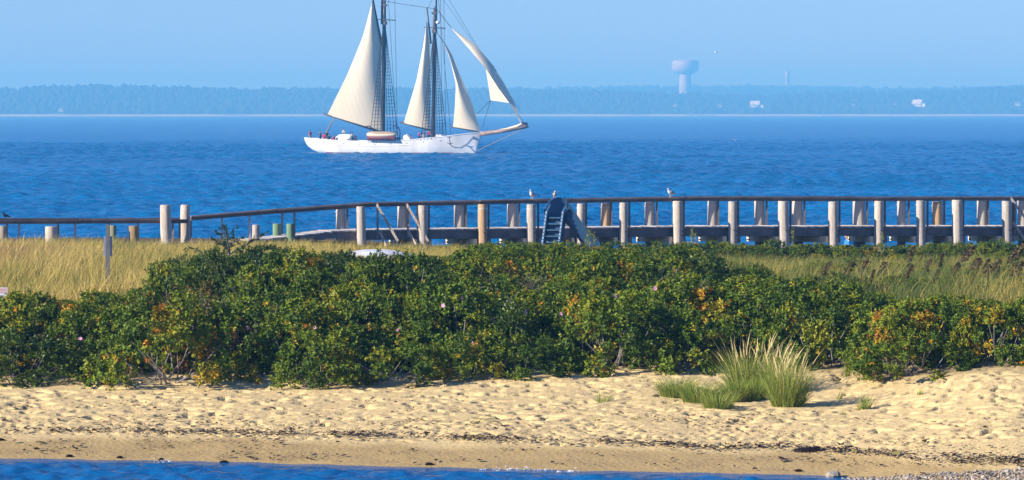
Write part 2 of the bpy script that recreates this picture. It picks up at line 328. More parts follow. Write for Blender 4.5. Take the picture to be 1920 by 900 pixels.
def sand_nodes(m):
    nt = m.node_tree; N = nt.nodes; L = nt.links; b = N['Principled BSDF']
    tc = N.new('ShaderNodeTexCoord')
    def at(n):
        a = N.new('ShaderNodeAttribute'); a.attribute_name = n; return a.outputs['Fac']
    def mixc(f, a, c2):
        x = N.new('ShaderNodeMix'); x.data_type = 'RGBA'; L.new(f, x.inputs[0])
        if isinstance(a, tuple): x.inputs[6].default_value = (*a, 1)
        else: L.new(a, x.inputs[6])
        x.inputs[7].default_value = (*c2, 1); return x.outputs[2]
    def nz(scale, lo, hi, det=5):
        n = N.new('ShaderNodeTexNoise'); n.inputs['Scale'].default_value = scale; n.inputs['Detail'].default_value = det; L.new(tc.outputs['Object'], n.inputs['Vector'])
        r = N.new('ShaderNodeMapRange'); r.inputs[1].default_value = lo; r.inputs[2].default_value = hi; L.new(n.outputs[0], r.inputs[0]); return r.outputs[0]
    c = mixc(nz(0.9, 0.35, 0.7), (0.67, 0.505, 0.225), (0.62, 0.465, 0.215))
    c = mixc(nz(7.0, 0.52, 0.8), c, (0.44, 0.31, 0.165))
    w = mixc(nz(1.6, 0.4, 0.7), (0.46, 0.325, 0.125), (0.38, 0.265, 0.105))
    mx = N.new('ShaderNodeMix'); mx.data_type = 'RGBA'; L.new(at('wet'), mx.inputs[0]); L.new(c, mx.inputs[6]); L.new(w, mx.inputs[7]); c = mx.outputs[2]
    c = mixc(at('soil'), c, (0.12, 0.09, 0.045))
    L.new(c, b.inputs['Base Color'])
    rr = N.new('ShaderNodeMapRange'); L.new(at('wet'), rr.inputs[0]); rr.inputs[3].default_value = 0.95; rr.inputs[4].default_value = 0.6; L.new(rr.outputs[0], b.inputs['Roughness'])
    b.inputs['Specular IOR Level'].default_value = 0.1
    nb = N.new('ShaderNodeTexNoise'); nb.inputs['Scale'].default_value = 11; nb.inputs['Detail'].default_value = 5; L.new(tc.outputs['Object'], nb.inputs['Vector'])
    bp = N.new('ShaderNodeBump'); bp.inputs['Strength'].default_value = 0.5; bp.inputs['Distance'].default_value = 0.05; L.new(nb.outputs[0], bp.inputs['Height']); L.new(bp.outputs[0], b.inputs['Normal'])
sand_nodes(M['sand'])
struct('beach_ground', mesh_np('beach_ground', V, Fg, {'wet': wet.ravel(), 'soil': soil.ravel()}, True), M['sand'])

# ------------------------------------------------------------------ water
def water_mat(name, deep, scale, strength, dist, foam=None, rough=0.12, c2=None, tint=(1, 1, 1), spec=0.12):
    m = bpy.data.materials.new(name); m.use_nodes = True; nt = m.node_tree; N = nt.nodes; L = nt.links; b = N['Principled BSDF']
    b.inputs['Roughness'].default_value = rough; b.inputs['IOR'].default_value = 1.33; b.inputs['Specular IOR Level'].default_value = spec
    b.inputs['Specular Tint'].default_value = (*tint, 1)
    tc = N.new('ShaderNodeTexCoord'); mp = N.new('ShaderNodeMapping'); mp.inputs['Rotation'].default_value = (0, 0, R(12)); mp.inputs['Scale'].default_value = (0.55, 1.0, 1); L.new(tc.outputs['Object'], mp.inputs['Vector'])
    n1 = N.new('ShaderNodeTexNoise'); n1.inputs['Scale'].default_value = scale; n1.inputs['Detail'].default_value = 7; n1.inputs['Roughness'].default_value = 0.6; L.new(mp.outputs[0], n1.inputs['Vector'])
    bp = N.new('ShaderNodeBump'); bp.inputs['Strength'].default_value = strength; bp.inputs['Distance'].default_value = dist; L.new(n1.outputs[0], bp.inputs['Height']); L.new(bp.outputs[0], b.inputs['Normal'])
    rgb = N.new('ShaderNodeMix'); rgb.data_type = 'RGBA'; rgb.inputs[6].default_value = (*deep, 1); rgb.inputs[7].default_value = (*(c2 or deep), 1)
    n2 = N.new('ShaderNodeTexNoise'); n2.inputs['Scale'].default_value = 0.03; n2.inputs['Detail'].default_value = 5; L.new(mp.outputs[0], n2.inputs['Vector'])
    mr = N.new('ShaderNodeMapRange'); mr.inputs[1].default_value = 0.35; mr.inputs[2].default_value = 0.65; L.new(n2.outputs[0], mr.inputs[0]); L.new(mr.outputs[0], rgb.inputs[0]); c = rgb.outputs[2]
    if foam:
        a = N.new('ShaderNodeAttribute'); a.attribute_name = 'crest'
        n3 = N.new('ShaderNodeTexNoise'); n3.inputs['Scale'].default_value = 0.9; n3.inputs['Detail'].default_value = 4; L.new(tc.outputs['Object'], n3.inputs['Vector'])
        mu = N.new('ShaderNodeMath'); mu.operation = 'MULTIPLY'; L.new(a.outputs['Fac'], mu.inputs[0]); L.new(n3.outputs[0], mu.inputs[1])
        r3 = N.new('ShaderNodeMapRange'); r3.inputs[1].default_value = foam[0]; r3.inputs[2].default_value = foam[1]; L.new(mu.outputs[0], r3.inputs[0])
        x = N.new('ShaderNodeMix'); x.data_type = 'RGBA'; L.new(r3.outputs[0], x.inputs[0]); L.new(c, x.inputs[6]); x.inputs[7].default_value = (0.75, 0.8, 0.85, 1); c = x.outputs[2]
    L.new(c, b.inputs['Base Color'])
    return m
def waves(X, Y, n, lmin, lmax, wind, spread, slope, seed):
    g = np.random.default_rng(seed); h = np.zeros_like(X)
    for k in range(n):
        lam = math.exp(g.uniform(math.log(lmin), math.log(lmax))); a = wind + g.normal(0, spread); kk = 2 * math.pi / lam
        amp = slope * lam / (2 * math.pi) * math.sqrt(2 / n)
        ph = kk * (X * math.cos(a) + Y * math.sin(a)) + g.uniform(0, 6.28)
        h += amp * (np.sin(ph) + 0.25 * np.cos(2 * ph))
    return h
def sheet(Yr, colv, half):
    Yg = np.repeat(Yr[:, None], len(colv), 1); Xg = colv[None, :] * half(Yg)
    i = np.arange(Yg.size).reshape(Yg.shape)
    return Xg, Yg, np.stack([i[:-1, :-1].ravel(), i[:-1, 1:].ravel(), i[1:, 1:].ravel(), i[1:, :-1].ravel()], 1)

Yr = [162.0]
while Yr[-1] < 11000: Yr.append(Yr[-1] + (0.55 if Yr[-1] < 420 else 1.15 if Yr[-1] < 850 else 0.012 * (Yr[-1] - 730)))
Yr = np.array(Yr)
cv = np.concatenate([[-40, -8, -2.5, -1.4], np.linspace(-1, 1, 380), [1.4, 2.5, 8, 40]])
Xs, Ysea, Fs = sheet(Yr, cv, lambda y: 0.135 * y + 4)
Xs = np.clip(Xs, -8600, 8600)
groups = 0.55 + 0.9 * fbm(Xs * 0.02, Ysea * 0.012, 77, 3)
hs = waves(Xs, Ysea, 80, 0.95, 4.2, R(68), 0.6, 0.27, 5) * groups
fade = 1 - smooth(600, 2200, Ysea)
inside = (np.abs(Xs) < 0.14 * Ysea + 6)
Zs = hs * fade * np.where(inside, 1, 0)
crest = np.clip(hs / 0.24, 0, 2) * (0.4 + fbm(Xs * 0.05, Ysea * 0.03, 91, 3))
M['sea'] = water_mat('open_sea', (0.002, 0.115, 0.28), 1.8, 0.9, 0.30, foam=(0.80, 0.95), rough=0.22, c2=(0.004, 0.155, 0.36), spec=0.13)
struct('sea', mesh_np('sea', np.stack([Xs.ravel(), Ysea.ravel(), Zs.ravel()], 1), Fs, {'crest': crest.ravel()}, True), M['sea'])

Yn = np.arange(54, 82, 0.08); cn = np.concatenate([[-6, -2], np.linspace(-1, 1, 330), [2, 6]])
Xn, Ynn, Fn = sheet(Yn, cn, lambda y: 0.137 * y)
damp = 0.06 + 0.94 * smooth(0.1, 2.2, shore_Y(Xn) - Ynn)
Zn = waves(Xn, Ynn, 60, 0.3, 1.15, R(75), 0.7, 0.33, 15) * damp + 0.004
M['inlet'] = water_mat('inlet_water', (0.003, 0.085, 0.235), 5.0, 0.9, 0.06, rough=0.1, c2=(0.006, 0.14, 0.32), spec=0.5)
struct('inlet_water', mesh_np('inlet_water', np.stack([Xn.ravel(), Ynn.ravel(), Zn.ravel()], 1), Fn, None, True), M['inlet'])

# ------------------------------------------------------------------ far shore
def shoreF(X): return 6750 + 0.4 * (X + 800) + 60 * (vnoise(np.asarray(X) * 0.004, np.asarray(X) * 0, 3) - 0.5)
front_top = np.array([(-300, 163), (0, 163), (60, 160), (150, 157), (200, 157), (260, 160), (350, 160), (430, 164), (520, 163), (650, 163), (800, 164), (1000, 166), (1200, 170), (1300, 174), (1440, 176), (1500, 172), (1560, 171), (1680, 170), (1800, 166), (1860, 161), (1960, 159), (2200, 162)], float)
back_top = np.array([(800, 168), (950, 164), (1100, 162), (1200, 161), (1440, 160), (1560, 162), (1700, 164), (1960, 161), (2200, 161)], float)
TREE = 11.0
def hillF(X, Y):
    X = np.asarray(X, float); Y = np.asarray(Y, float); t = Y - shoreF(X)
    px = 960 + FPX * X / Y
    top = CAM_H + (HOR - np.interp(px, front_top[:, 0], front_top[:, 1])) * Y / FPX - TREE
    z = np.where(t < 0, -1.0 + t * 0.02, np.where(t < 45, -0.3 + t * 0.085, 3.5 + (top - 3.5) * smooth(40, 620, t)))
    return z - smooth(900, 1500, t) * 14
tF = np.concatenate([[-30, 0, 20, 45], np.arange(70, 700, 40), np.arange(720, 1700, 120)])
uF = np.linspace(-1900, 2600, 300)
Xf = np.repeat(uF[None, :], len(tF), 0); Yf = shoreF(Xf) + tF[:, None]
Zf = hillF(Xf, Yf); i = np.arange(Xf.size).reshape(Xf.shape)
Ff = np.stack([i[:-1, :-1].ravel(), i[:-1, 1:].ravel(), i[1:, 1:].ravel(), i[1:, :-1].ravel()], 1)
mi = np.repeat(np.where((tF[:-1] + tF[1:]) / 2 < 48, 1, 0)[:, None], Xf.shape[1] - 1, 1).ravel()
struct('far_hills', mesh_np('far_hills', np.stack([Xf.ravel(), Yf.ravel(), Zf.ravel()], 1), Ff, None, True, mi), [M['farhill'], M['farsand']])
uB = np.linspace(-500, 2800, 120); tB = np.arange(0, 1400, 100.0)
Xb = np.repeat(uB[None, :], len(tB), 0); Yb = 9700 + 0.1 * Xb + tB[:, None]
topB = CAM_H + (HOR - np.interp(960 + FPX * Xb / Yb, back_top[:, 0], back_top[:, 1])) * Yb / FPX - TREE
Zb = -2 + (topB + 2) * smooth(0, 600, tB)[:, None] * (1 - 0.4 * smooth(800, 1400, tB)[:, None])
i = np.arange(Xb.size).reshape(Xb.shape)
struct('distant_hills', mesh_np('distant_hills', np.stack([Xb.ravel(), Yb.ravel(), Zb.ravel()], 1), np.stack([i[:-1, :-1].ravel(), i[:-1, 1:].ravel(), i[1:, 1:].ravel(), i[1:, :-1].ravel()], 1), None, True), M['farhill'])

def ico(sub):
    bm = bmesh.new(); bmesh.ops.create_icosphere(bm, subdivisions=sub, radius=1); bm.verts.ensure_lookup_table()
    v = np.array([p.co[:] for p in bm.verts]); f = np.array([[w.index for w in q.verts] for q in bm.faces]); bm.free(); return v, f
IV1, IF1 = ico(1); IV2, IF2 = ico(2)
def blobs(P, S, seed, base=(IV2, IF2), jit=0.25):
    g = np.random.default_rng(seed); v0, f0 = base; n = len(P); k = len(v0)
    j = 1 + g.uniform(-jit, jit, (n, k, 1)); V_ = P[:, None, :] + v0[None] * j * S[:, None, :]
    F_ = f0[None] + (np.arange(n) * k)[:, None, None]
    return V_.reshape(-1, 3), F_.reshape(-1, 3)
HOUSES = [(115, 209, 9), (1350, 202, 9), (1416, 201, 17), (1678, 197, 5), (1721, 199, 18), (1908, 198, 10), (1600, 198, 5), (1266, 200, 7)]
def hit_far(px, py):
    Ys = np.linspace(6300, 9300, 5000); Xs_ = (px - 960) / FPX * Ys; Z_ = CAM_H - (py - HOR) / FPX * Ys
    k = np.nonzero(Z_ <= hillF(Xs_, Ys))[0]; k = k[0] if len(k) else len(Ys) - 1
    return float(Xs_[k]), float(Ys[k]), float(Z_[k])
hp = [hit_far(a, b) for a, b, _ in HOUSES]
g = np.random.default_rng(3)
X_ = g.uniform(-1350, 1650, 9000); t_ = 60 + 600 * g.random(9000); Y_ = shoreF(X_) + t_
ok = np.ones(len(X_), bool)
for hx, hy, hz in hp: ok &= ~((np.abs(X_ - hx) < 15) & (Y_ > hy - 190) & (Y_ < hy + 14))
X_, Y_ = X_[ok], Y_[ok]
rad = g.uniform(3.5, 7.5, len(X_)); S_ = np.stack([rad, rad, rad * g.uniform(0.8, 1.25, len(X_))], 1)
P_ = np.stack([X_, Y_, hillF(X_, Y_) + S_[:, 2] * 0.55], 1)
Vw, Fw = blobs(P_, S_, 5, (IV1, IF1), 0.15)
stuff('far_woodland', mesh_np('far_woodland', Vw, Fw, None, False), M['farwood'], 'hazy blue woodland covering the shore across the sound', 'woodland')
X_ = g.uniform(-200, 1700, 1100); Y_ = 9700 + 0.1 * X_ + g.uniform(450, 800, 1100)
rad = g.uniform(6, 12, 1100); S_ = np.stack([rad, rad, rad * 1.1], 1)
tt = CAM_H + (HOR - np.interp(960 + FPX * X_ / Y_, back_top[:, 0], back_top[:, 1])) * Y_ / FPX - TREE
Vw, Fw = blobs(np.stack([X_, Y_, tt], 1), S_, 6, (IV1, IF1))
stuff('distant_woodland', mesh_np('distant_woodland', Vw, Fw, None, False), M['farwood'], 'faintest pale blue tree line behind the nearer woodland', 'woodland')

# ------------------------------------------------------------------ haze
hb = MB(); hb.box((0, 5850, 52), (18000, 12300, 110))
haze = obj('haze', hb.mesh('haze')); haze['kind'] = 'stuff'
tag(haze, 'blue sea haze hanging over the whole sound', 'haze')
hm = bpy.data.materials.new('sea_haze'); hm.use_nodes = True; hn = hm.node_tree.nodes
hn.remove(hn['Principled BSDF']); pv = hn.new('ShaderNodeVolumePrincipled')
pv.inputs['Color'].default_value = (0.15, 0.53, 1.0, 1); pv.inputs['Absorption Color'].default_value = (0.25, 0.25, 0.25, 1); pv.inputs['Density'].default_value = 2.7e-4
hm.node_tree.links.new(pv.outputs[0], hn['Material Output'].inputs['Volume']); haze.data.materials.append(hm)

# ------------------------------------------------------------------ pier
PD = Vector((1, 0.35, 0)).normalized(); PN = Vector((-PD.y, PD.x, 0)); UP = Vector((0, 0, 1))
def PP(px, off=0.0):
    """point of the pier's front line (set back by off) that lies at photo column px"""
    s = (px - 960) / FPX
    X = (s * (155 + off * PN.y) - off * PN.x) / (1 - 0.35 * s)
    return Vector((X, 155 + 0.35 * X, 0)) + PN * off
def at_z(p, z): return Vector((p.x, p.y, z))
rail_y = np.array([(-240, 412.5), (352, 411.5), (360, 405), (690, 380.5), (1000, 374.5), (1280, 370), (1600, 370), (2200, 369)], float)
deck_y = np.array([(470, 451), (490, 449.5), (554, 443), (631, 433.5), (700, 431), (793, 430), (1000, 428), (1300, 424.8), (2200, 424)], float)
def rail_z(px): return pz2(float(np.interp(px, rail_y[:, 0], rail_y[:, 1])), PP(px).y)
def deck_z(px): return pz2(float(np.interp(px, deck_y[:, 0], deck_y[:, 1])), PP(px).y)
pier = thing('pier', 'long weathered timber pier with pale piles and a dark handrail', 'pier', tuple(at_z(PP(900), 0.7)))
PO = pier.location.copy()
def part(name, me, m, p, rot=None, color=None, label=None, parent=None, scale=None):
    o = obj(name, me, m, parent or pier, Vector(p) - (PO if parent is None else Vector()), rot, scale, color)
    if label: o['label'] = label
    return o
def pile_mesh(seed, h=1.0):
    g = random.Random(seed); b = MB(); n = 14; rings = []
    for k in range(9):
        z = h * k / 8; lx = 0.012 * math.sin(3 * z + seed); ring = []
        for j in range(n):
            t = 2 * math.pi * j / n; r = 1 + 0.045 * math.sin(2 * t + seed + z) + g.uniform(-0.025, 0.025) + 0.03 * (1 - z / h)
            ring.append((r * math.cos(t) + lx * 6, r * math.sin(t), z))
        rings.append(ring)
    rings.append([(x * 0.9, y * 0.9, h * 1.008 + 0.004 * math.sin(j)) for j, (x, y, z) in enumerate(rings[-1])])
    b.loft(rings); return b.mesh('pile', True)
PILES = [pile_mesh(k) for k in range(6)]
bandb = MB(); bandb.lathe([(1.03, -0.012), (1.05, -0.012), (1.05, 0.012), (1.03, 0.012)], 16); BAND = bandb.mesh('band')
boltb = MB(); boltb.lathe([(0.03, 0), (0.03, 0.02), (0.012, 0.022), (0.012, 0.05)], 8); BOLT = boltb.mesh('bolt')
GREYS = [(1.0, 0.98, 0.95, 1), (0.92, 0.90, 0.86, 1), (1.05, 1.0, 0.92, 1), (0.86, 0.85, 0.84, 1)]
TAN = (1.0, 0.74, 0.46, 1); GREEN = (0.34, 0.62, 0.40, 1); BROWN = (0.62, 0.48, 0.26, 1)
pk = [0]
def pile(px, ytop, wpx, off, color=None, label=None, band=True):
    p = PP(px, off); zt = pz2(ytop, p.y); zb = gz(p.x, p.y) - 0.6; r = wpx / 2 * p.y / FPX / 1.03
    k = pk[0]; pk[0] += 1
    h = zt - zb
    o = part('pile', PILES[k % 6], M['wood'], at_z(p, zb), (R(random.uniform(-1, 1)), R(random.uniform(-1.1, 1.1)), random.uniform(0, 0.6)), color or GREYS[k % 4], label, scale=(r, r, h))
    if band:
        bo = obj('band', BAND, M['strap'], o, (0.0, 0, 1 - 0.14 / h), None, (0.985, 0.985, 1 / h))
    return o, p, zt
front = [678, 793, 905, 998, 1088, 1169, 1271, 1373, 1471, 1563, 1648, 1728, 1795, 1888, 1962, 2050, 2140]
back = [639, 754, 861, 961, 1050, 1133.5, 1219, 1334, 1425, 1496, 1613, 1691.5, 1758, 1840, 1918, 2006, 2096]
fw = [17, 17, 17, 18, 17, 17, 20, 17, 20, 18, 18, 18, 21, 18, 18, 18, 18]; bw = [19, 18, 21, 19, 19, 19, 20, 20, 19, 20, 23, 17, 21, 21, 19, 19, 19]
OFFB = 2.25
fpiles = []; bpiles = []
for i_, (px, w) in enumerate(zip(front, fw)):
    tan = px in (905,)
    fpiles.append(pile(px, [388, 386, 384, 384, 383, 381, 378, 379, 378, 379, 378, 377, 376, 378, 378, 377, 378][i_], w, 0, TAN if tan else None, 'front pile with a tan orange stain' if tan else None))
for i_, (px, w) in enumerate(zip(back, bw)):
    tan = px in (1133.5, 1758)
    bpiles.append(pile(px, [390, 386, 385, 383, 382, 382, 380, 377, 377, 377, 376, 376, 379, 375, 376, 376, 377][i_], w, OFFB, TAN if tan else None, 'tan orange pile of the back row' if tan else None))
for px, yt, w, off, colr, lab in [(5, 424, 20, 0, (0.72, 0.66, 0.6, 1), 'squat grey pile stub under the low handrail'), (97, 425, 25, 0, (0.98, 0.95, 0.9, 1), 'wide pale sawn pile stub'),
        (212, 423, 12, 0, (0.45, 0.55, 0.36, 1), 'narrow mossy pile stub'), (251, 424, 18, 0, BROWN, 'brown pile stub beside the tall piles'),
        (312, 385, 20, -0.1, (1.05, 1.0, 0.95, 1), 'tall pale pile at the foot of the ramp'), (346, 385, 18, 0.5, (1.05, 1.0, 0.95, 1), 'tall pale pile at the foot of the ramp'),
        (480, 422, 15, 0, GREYS[1], 'low grey pile beside the ramp'), (519.5, 420, 16, OFFB - 0.6, GREEN, 'low green painted pile beside the ramp'), (545, 420, 15, 0, GREEN, 'low green painted pile beside the ramp')]:
    pile(px, yt, w, off, colr, lab, band=px in (312, 346))
# bolts on the front piles
for o, p, zt in fpiles[2:]:
    for dz, dx in ((0.0, 0.06), (-0.16, 0.05), (0.02, -0.05)):
        q = p + PD * (dx + 0.06) + Vector((0, 0, 0)); zb = deck_z(proj(p.x, p.y, 2)[0]) - 0.16 + dz
        part('bolt', BOLT, M['bolt'], Vector((q.x, q.y, zb)) - PN * 0.165, (R(90), 0, math.atan2(PD.y, PD.x)))
# deck planks, laid across the pier one by one
plb = MB(); plb.box((0, 0, 0), (0.132, 2.05, 0.05)); PLANK = plb.mesh('plank')
a0 = PP(478); a1 = PP(2150); Ltot = (a1 - a0).length; npl = int(Ltot / 0.147); rzp = math.atan2(PD.y, PD.x)
for k in range(npl):
    q = a0 + PD * (0.147 * (k + 0.5)); px, _ = proj(q.x, q.y, 2); z = deck_z(px); z2 = deck_z(px + 8); pitch = math.atan2(z2 - z, 8 * q.y / FPX)
    c = q + PN * (1.20 + random.uniform(-0.03, 0.03)); sh = random.uniform(0.78, 1.12)
    part('plank', PLANK, M['plank'], at_z(c, z - 0.027 + random.uniform(-0.007, 0.007)), Matrix.Rotation(rzp, 3, 'Z').to_4x4().to_euler() if abs(pitch) < 0.004 else (Matrix.Rotation(rzp, 3, 'Z') @ Matrix.Rotation(-pitch, 3, 'Y')).to_euler(), (sh, sh * random.uniform(0.97, 1.0), sh * random.uniform(0.92, 1.0), 1))
# stringers under the planks, one board from pile to pile
def beam_part(name, a, b, w, h, m, color=None, label=None, parent=None):
    mb = MB(); c = (Vector(a) + Vector(b)) / 2; mb.beam(Vector(a) - c, Vector(b) - c, w, h); return part(name, mb.mesh(name), m, c, None, color, label)
spx = [482, 560, 631] + front
for a, b in zip(spx[:-1], spx[1:]):
    for off in (0.29, 2.0):
        sh = random.uniform(0.85, 1.15)
        hgt = 0.31 if b > 640 else 0.2
        beam_part('stringer', at_z(PP(a, off), deck_z(a) - 0.055 - hgt / 2), at_z(PP(b, off), deck_z(b) - 0.055 - hgt / 2), 0.09, hgt, M['beam'], (sh, sh, sh * 1.05, 1))
# cap beams across each pair of piles
for (o1, p1, _), (o2, p2, _), px in zip(fpiles, bpiles, front):
    if px < 700: continue
    d = (p2 - p1).normalized(); side = Vector((-d.y, d.x, 0)); side = side if side.x < 0 else -side
    z = deck_z(px) - 0.055 - 0.31 - 0.125; w = 0.22
    A = p1 + side * (w + 0.06) + d * 0.02; B = p2 + side * (w + 0.06) + d * 0.45
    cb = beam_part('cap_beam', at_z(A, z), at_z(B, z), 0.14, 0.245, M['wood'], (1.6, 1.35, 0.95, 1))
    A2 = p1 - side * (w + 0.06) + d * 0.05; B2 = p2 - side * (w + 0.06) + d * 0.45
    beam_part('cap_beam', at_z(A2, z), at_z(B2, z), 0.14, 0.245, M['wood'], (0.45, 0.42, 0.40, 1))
    for e in (0.08, 0.18):
        for dz in (-0.06, 0.06):
            q = B - d * (e + 0.05) + side * 0.07
            part('bolt', BOLT, M['bolt'], at_z(q, z + dz), (R(90), 0, math.atan2(side.y, side.x) + R(90)))
# handrails, front and back, in board lengths
def rail_run(pxs, off, dz=0.0, colr=(1, 0.92, 0.9, 1)):
    for a, b in zip(pxs[:-1], pxs[1:]):
        sh = random.uniform(0.8, 1.2); c4 = (colr[0] * sh, colr[1] * sh, colr[2] * sh, 1)
        j_ = random.uniform(-0.012, 0.008); A = at_z(PP(a, off), rail_z(a) + dz + j_); B = at_z(PP(b, off), rail_z(b) + dz + j_ + random.uniform(-0.008, 0.008))
        beam_part('rail', A - UP * 0.09, B - UP * 0.09, 0.045, 0.105, M['beam'], c4)
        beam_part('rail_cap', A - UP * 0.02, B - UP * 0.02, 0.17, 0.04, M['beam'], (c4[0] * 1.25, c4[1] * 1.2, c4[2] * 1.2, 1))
rail_run([-220, -40, 150, 352], 0.16); rail_run([-220, -40, 150, 352], OFFB - 0.1)
for off in (0.16, OFFB - 0.18): rail_run([358, 520, 690, 790, 900, 1000, 1140, 1280, 1440, 1600, 1760, 1990, 2160], off, 0.0 if off < 1 else -0.01)
# rail posts
def rail_post(px, off, colr=(1.5, 1.4, 1.35, 1), w=0.07):
    p = PP(px, off); base = deck_z(px) - 0.3 if px > 480 else gz(p.x, p.y) - 0.3
    beam_part('rail_post', at_z(p, base), at_z(p, rail_z(px) - 0.06), w, w, M['beam'], colr)
for px in (-160, -80, 13, 36, 109, 141, 259, 337, 358, 416, 468, 552): rail_post(px, 0.19, (3.0, 2.8, 2.6, 1) if px in (36, 141, 259, 416, 468) else (1.6, 1.5, 1.4, 1))
for px in (204, 324, 529): rail_post(px, OFFB - 0.1)
for px in front: rail_post(px + 11 if px != 678 else 670, 0.235, (3.2, 2.9, 2.7, 1) if px == 678 else (1.2, 1.1, 1.05, 1), 0.075)
for px in back: rail_post(px + 12.5, OFFB - 0.17, (0.75, 0.72, 0.75, 1), 0.075)
for px in (708, 765, 783, 1903): rail_post(px, 0.2, (1.8, 1.7, 1.65, 1))
# diagonal braces outside the handrail
for x0, y0, x1, y1 in ((705, 381, 746, 452), (761, 381, 803, 453), (1894, 370, 1925, 412), (712, 434, 724, 462), (765, 434, 780, 458), (1902, 420, 1925, 455)):
    A = PP(x0, 0.11); B = PP(x1, -0.15); A = at_z(A, pz2(y0, A.y)); B = at_z(B, pz2(y1, B.y))
    beam_part('brace', A, B, 0.05, 0.09, M['wood'], (0.85, 0.78, 0.72, 1))

# ------------------------------------------------------------------ slide standing on the beach beside the pier
sx, sy = px2(1036, 151.5), 151.5; szg = gz(sx, sy) - 0.05
slide = thing('water_slide', 'blue moulded plastic water slide with a ladder beside the pier', 'slide', (sx, sy, szg))
STOP = pz2(385, sy) - szg
lad = math.radians(-14)                                  # ladder faces the camera, its foot nearer and to the left
AX = Vector((math.cos(lad), math.sin(lad), 0)); AY = Vector((-math.sin(lad) + 0.1, math.cos(lad), 0)).normalized()
def S(u, v, z): return AX * u + AY * v + UP * z
hw = 0.30
for sgn in (-1, 1):
    b = MB(); path = []
    for t in np.linspace(0, 1, 15):
        if t < 0.72: q = t / 0.72; path.append((q * 0.42 - 0.42 , (STOP - 0.18) * q, 0.085))
        else:
            q = (t - 0.72) / 0.28; a = math.pi * q * 0.62; path.append((0.0 + 0.30 * math.sin(a) * 1.0, STOP - 0.18 + 0.18 * math.sin(min(a, math.pi / 2)) - (0.16 * (1 - math.cos(max(0, a - math.pi / 2))) if a > math.pi / 2 else 0), 0.085))
    rings = []
    for k, (v, z, w) in enumerate(path):
        d0 = path[max(k - 1, 0)]; d1 = path[min(k + 1, len(path) - 1)]; tv, tz = d1[0] - d0[0], d1[1] - d0[1]; l = math.hypot(tv, tz); nv, nz_ = -tz / l, tv / l
        dep = 0.20 + 0.12 * z / STOP
        c = (sgn * hw - 0.20 * z / STOP * 0 + 0.10 * (z / STOP), v, z)
        rings.append([S(c[0] - w / 2, v - nv * -0.0, z), S(c[0] + w / 2, v, z), S(c[0] + w / 2, v - nv * dep, z - nz_ * dep), S(c[0] - w / 2, v - nv * dep, z - nz_ * dep)])
    b.loft(rings)
    sr = obj('side_rail', b.mesh('side_rail'), M['slide'], slide)
    gb = MB()
    for q in np.linspace(0.08, 0.95, 13):                # raised grip lugs along the edge of the rail
        v = q * 0.42 - 0.42; z = (STOP - 0.18) * q; gb.box(S(sgn * hw + 0.10 * (z / STOP), v - 0.02, z + 0.005), (0.05, 0.05, 0.08), (AX, AY, UP))
    obj('grip', gb.mesh('grip'), mat('pale_blue_plastic', (0.30, 0.42, 0.55), 0.5, 0.4, noise=(6, (0.22, 0.33, 0.46), 0.4, 0.7)), sr)
for k in range(7):
    q = 0.10 + k * 0.125; z = (STOP - 0.18) * q; v = q * 0.42 - 0.42 + 0.06
    b = MB(); b.box(S(0.10 * z / STOP, v + 0.06, z), (hw * 2 - 0.07, 0.17, 0.045), (AX, AY, UP)); st = obj('step', b.mesh('step'), M['slide'], slide)
    b = MB(); b.box(S(0.10 * z / STOP, v + 0.14, z - 0.10), (hw * 2 - 0.07, 0.02, 0.17), (AX, AY, UP)); obj('riser', b.mesh('riser'), M['slide'], st)
# chute: a U-shaped trough that leaves the top and turns down to the right
b = MB(); rings = []
P0 = S(0.12, 0.05, STOP - 0.36); pts = []
for t in np.linspace(0, 1, 22):
    ang = lad + math.pi / 2 - R(72) * smooth(0, 0.35, t); pts.append((t, float(ang)))
pos = Vector(P0); cen = []
for k, (t, ang) in enumerate(pts):
    cen.append((pos.copy(), ang, t)); st_ = 0.075
    pos = pos + Vector((math.cos(ang), math.sin(ang), 0)) * st_ * 1.08; pos.z = P0.z - (P0.z - 0.14) * float(smooth(0.08, 0.98, t)) ** 1.0
rings = []
for p, ang, t in cen:
    sd = Vector((math.sin(ang), -math.cos(ang), 0)); ring = []
    W = 0.40; H = 0.22 + 0.62 * float(smooth(0.0, 0.3, t)) * (1 - 0.55 * t)
    prof = [(-W - 0.04, H), (-W - 0.03, 0.04), (-W * 0.6, -0.10), (W * 0.6, -0.10), (W + 0.03, 0.04), (W + 0.04, H), (W, H), (W - 0.02, 0.06), (W * 0.55, -0.04), (-W * 0.55, -0.04), (-W + 0.02, 0.06), (-W, H)]
    rings.append([p + sd * a + UP * c for a, c in prof])
b.loft(rings, caps=False); obj('chute', b.mesh('chute', False), M['slide'], slide)
b = MB()
for t0 in (9,):
    p = cen[t0][0]; b.tube([p + Vector((0, 0, -0.09)), Vector((p.x, p.y, -0.3))], 0.035, 8); 
obj('support_leg', b.mesh('support_leg'), M['signpost'], slide)

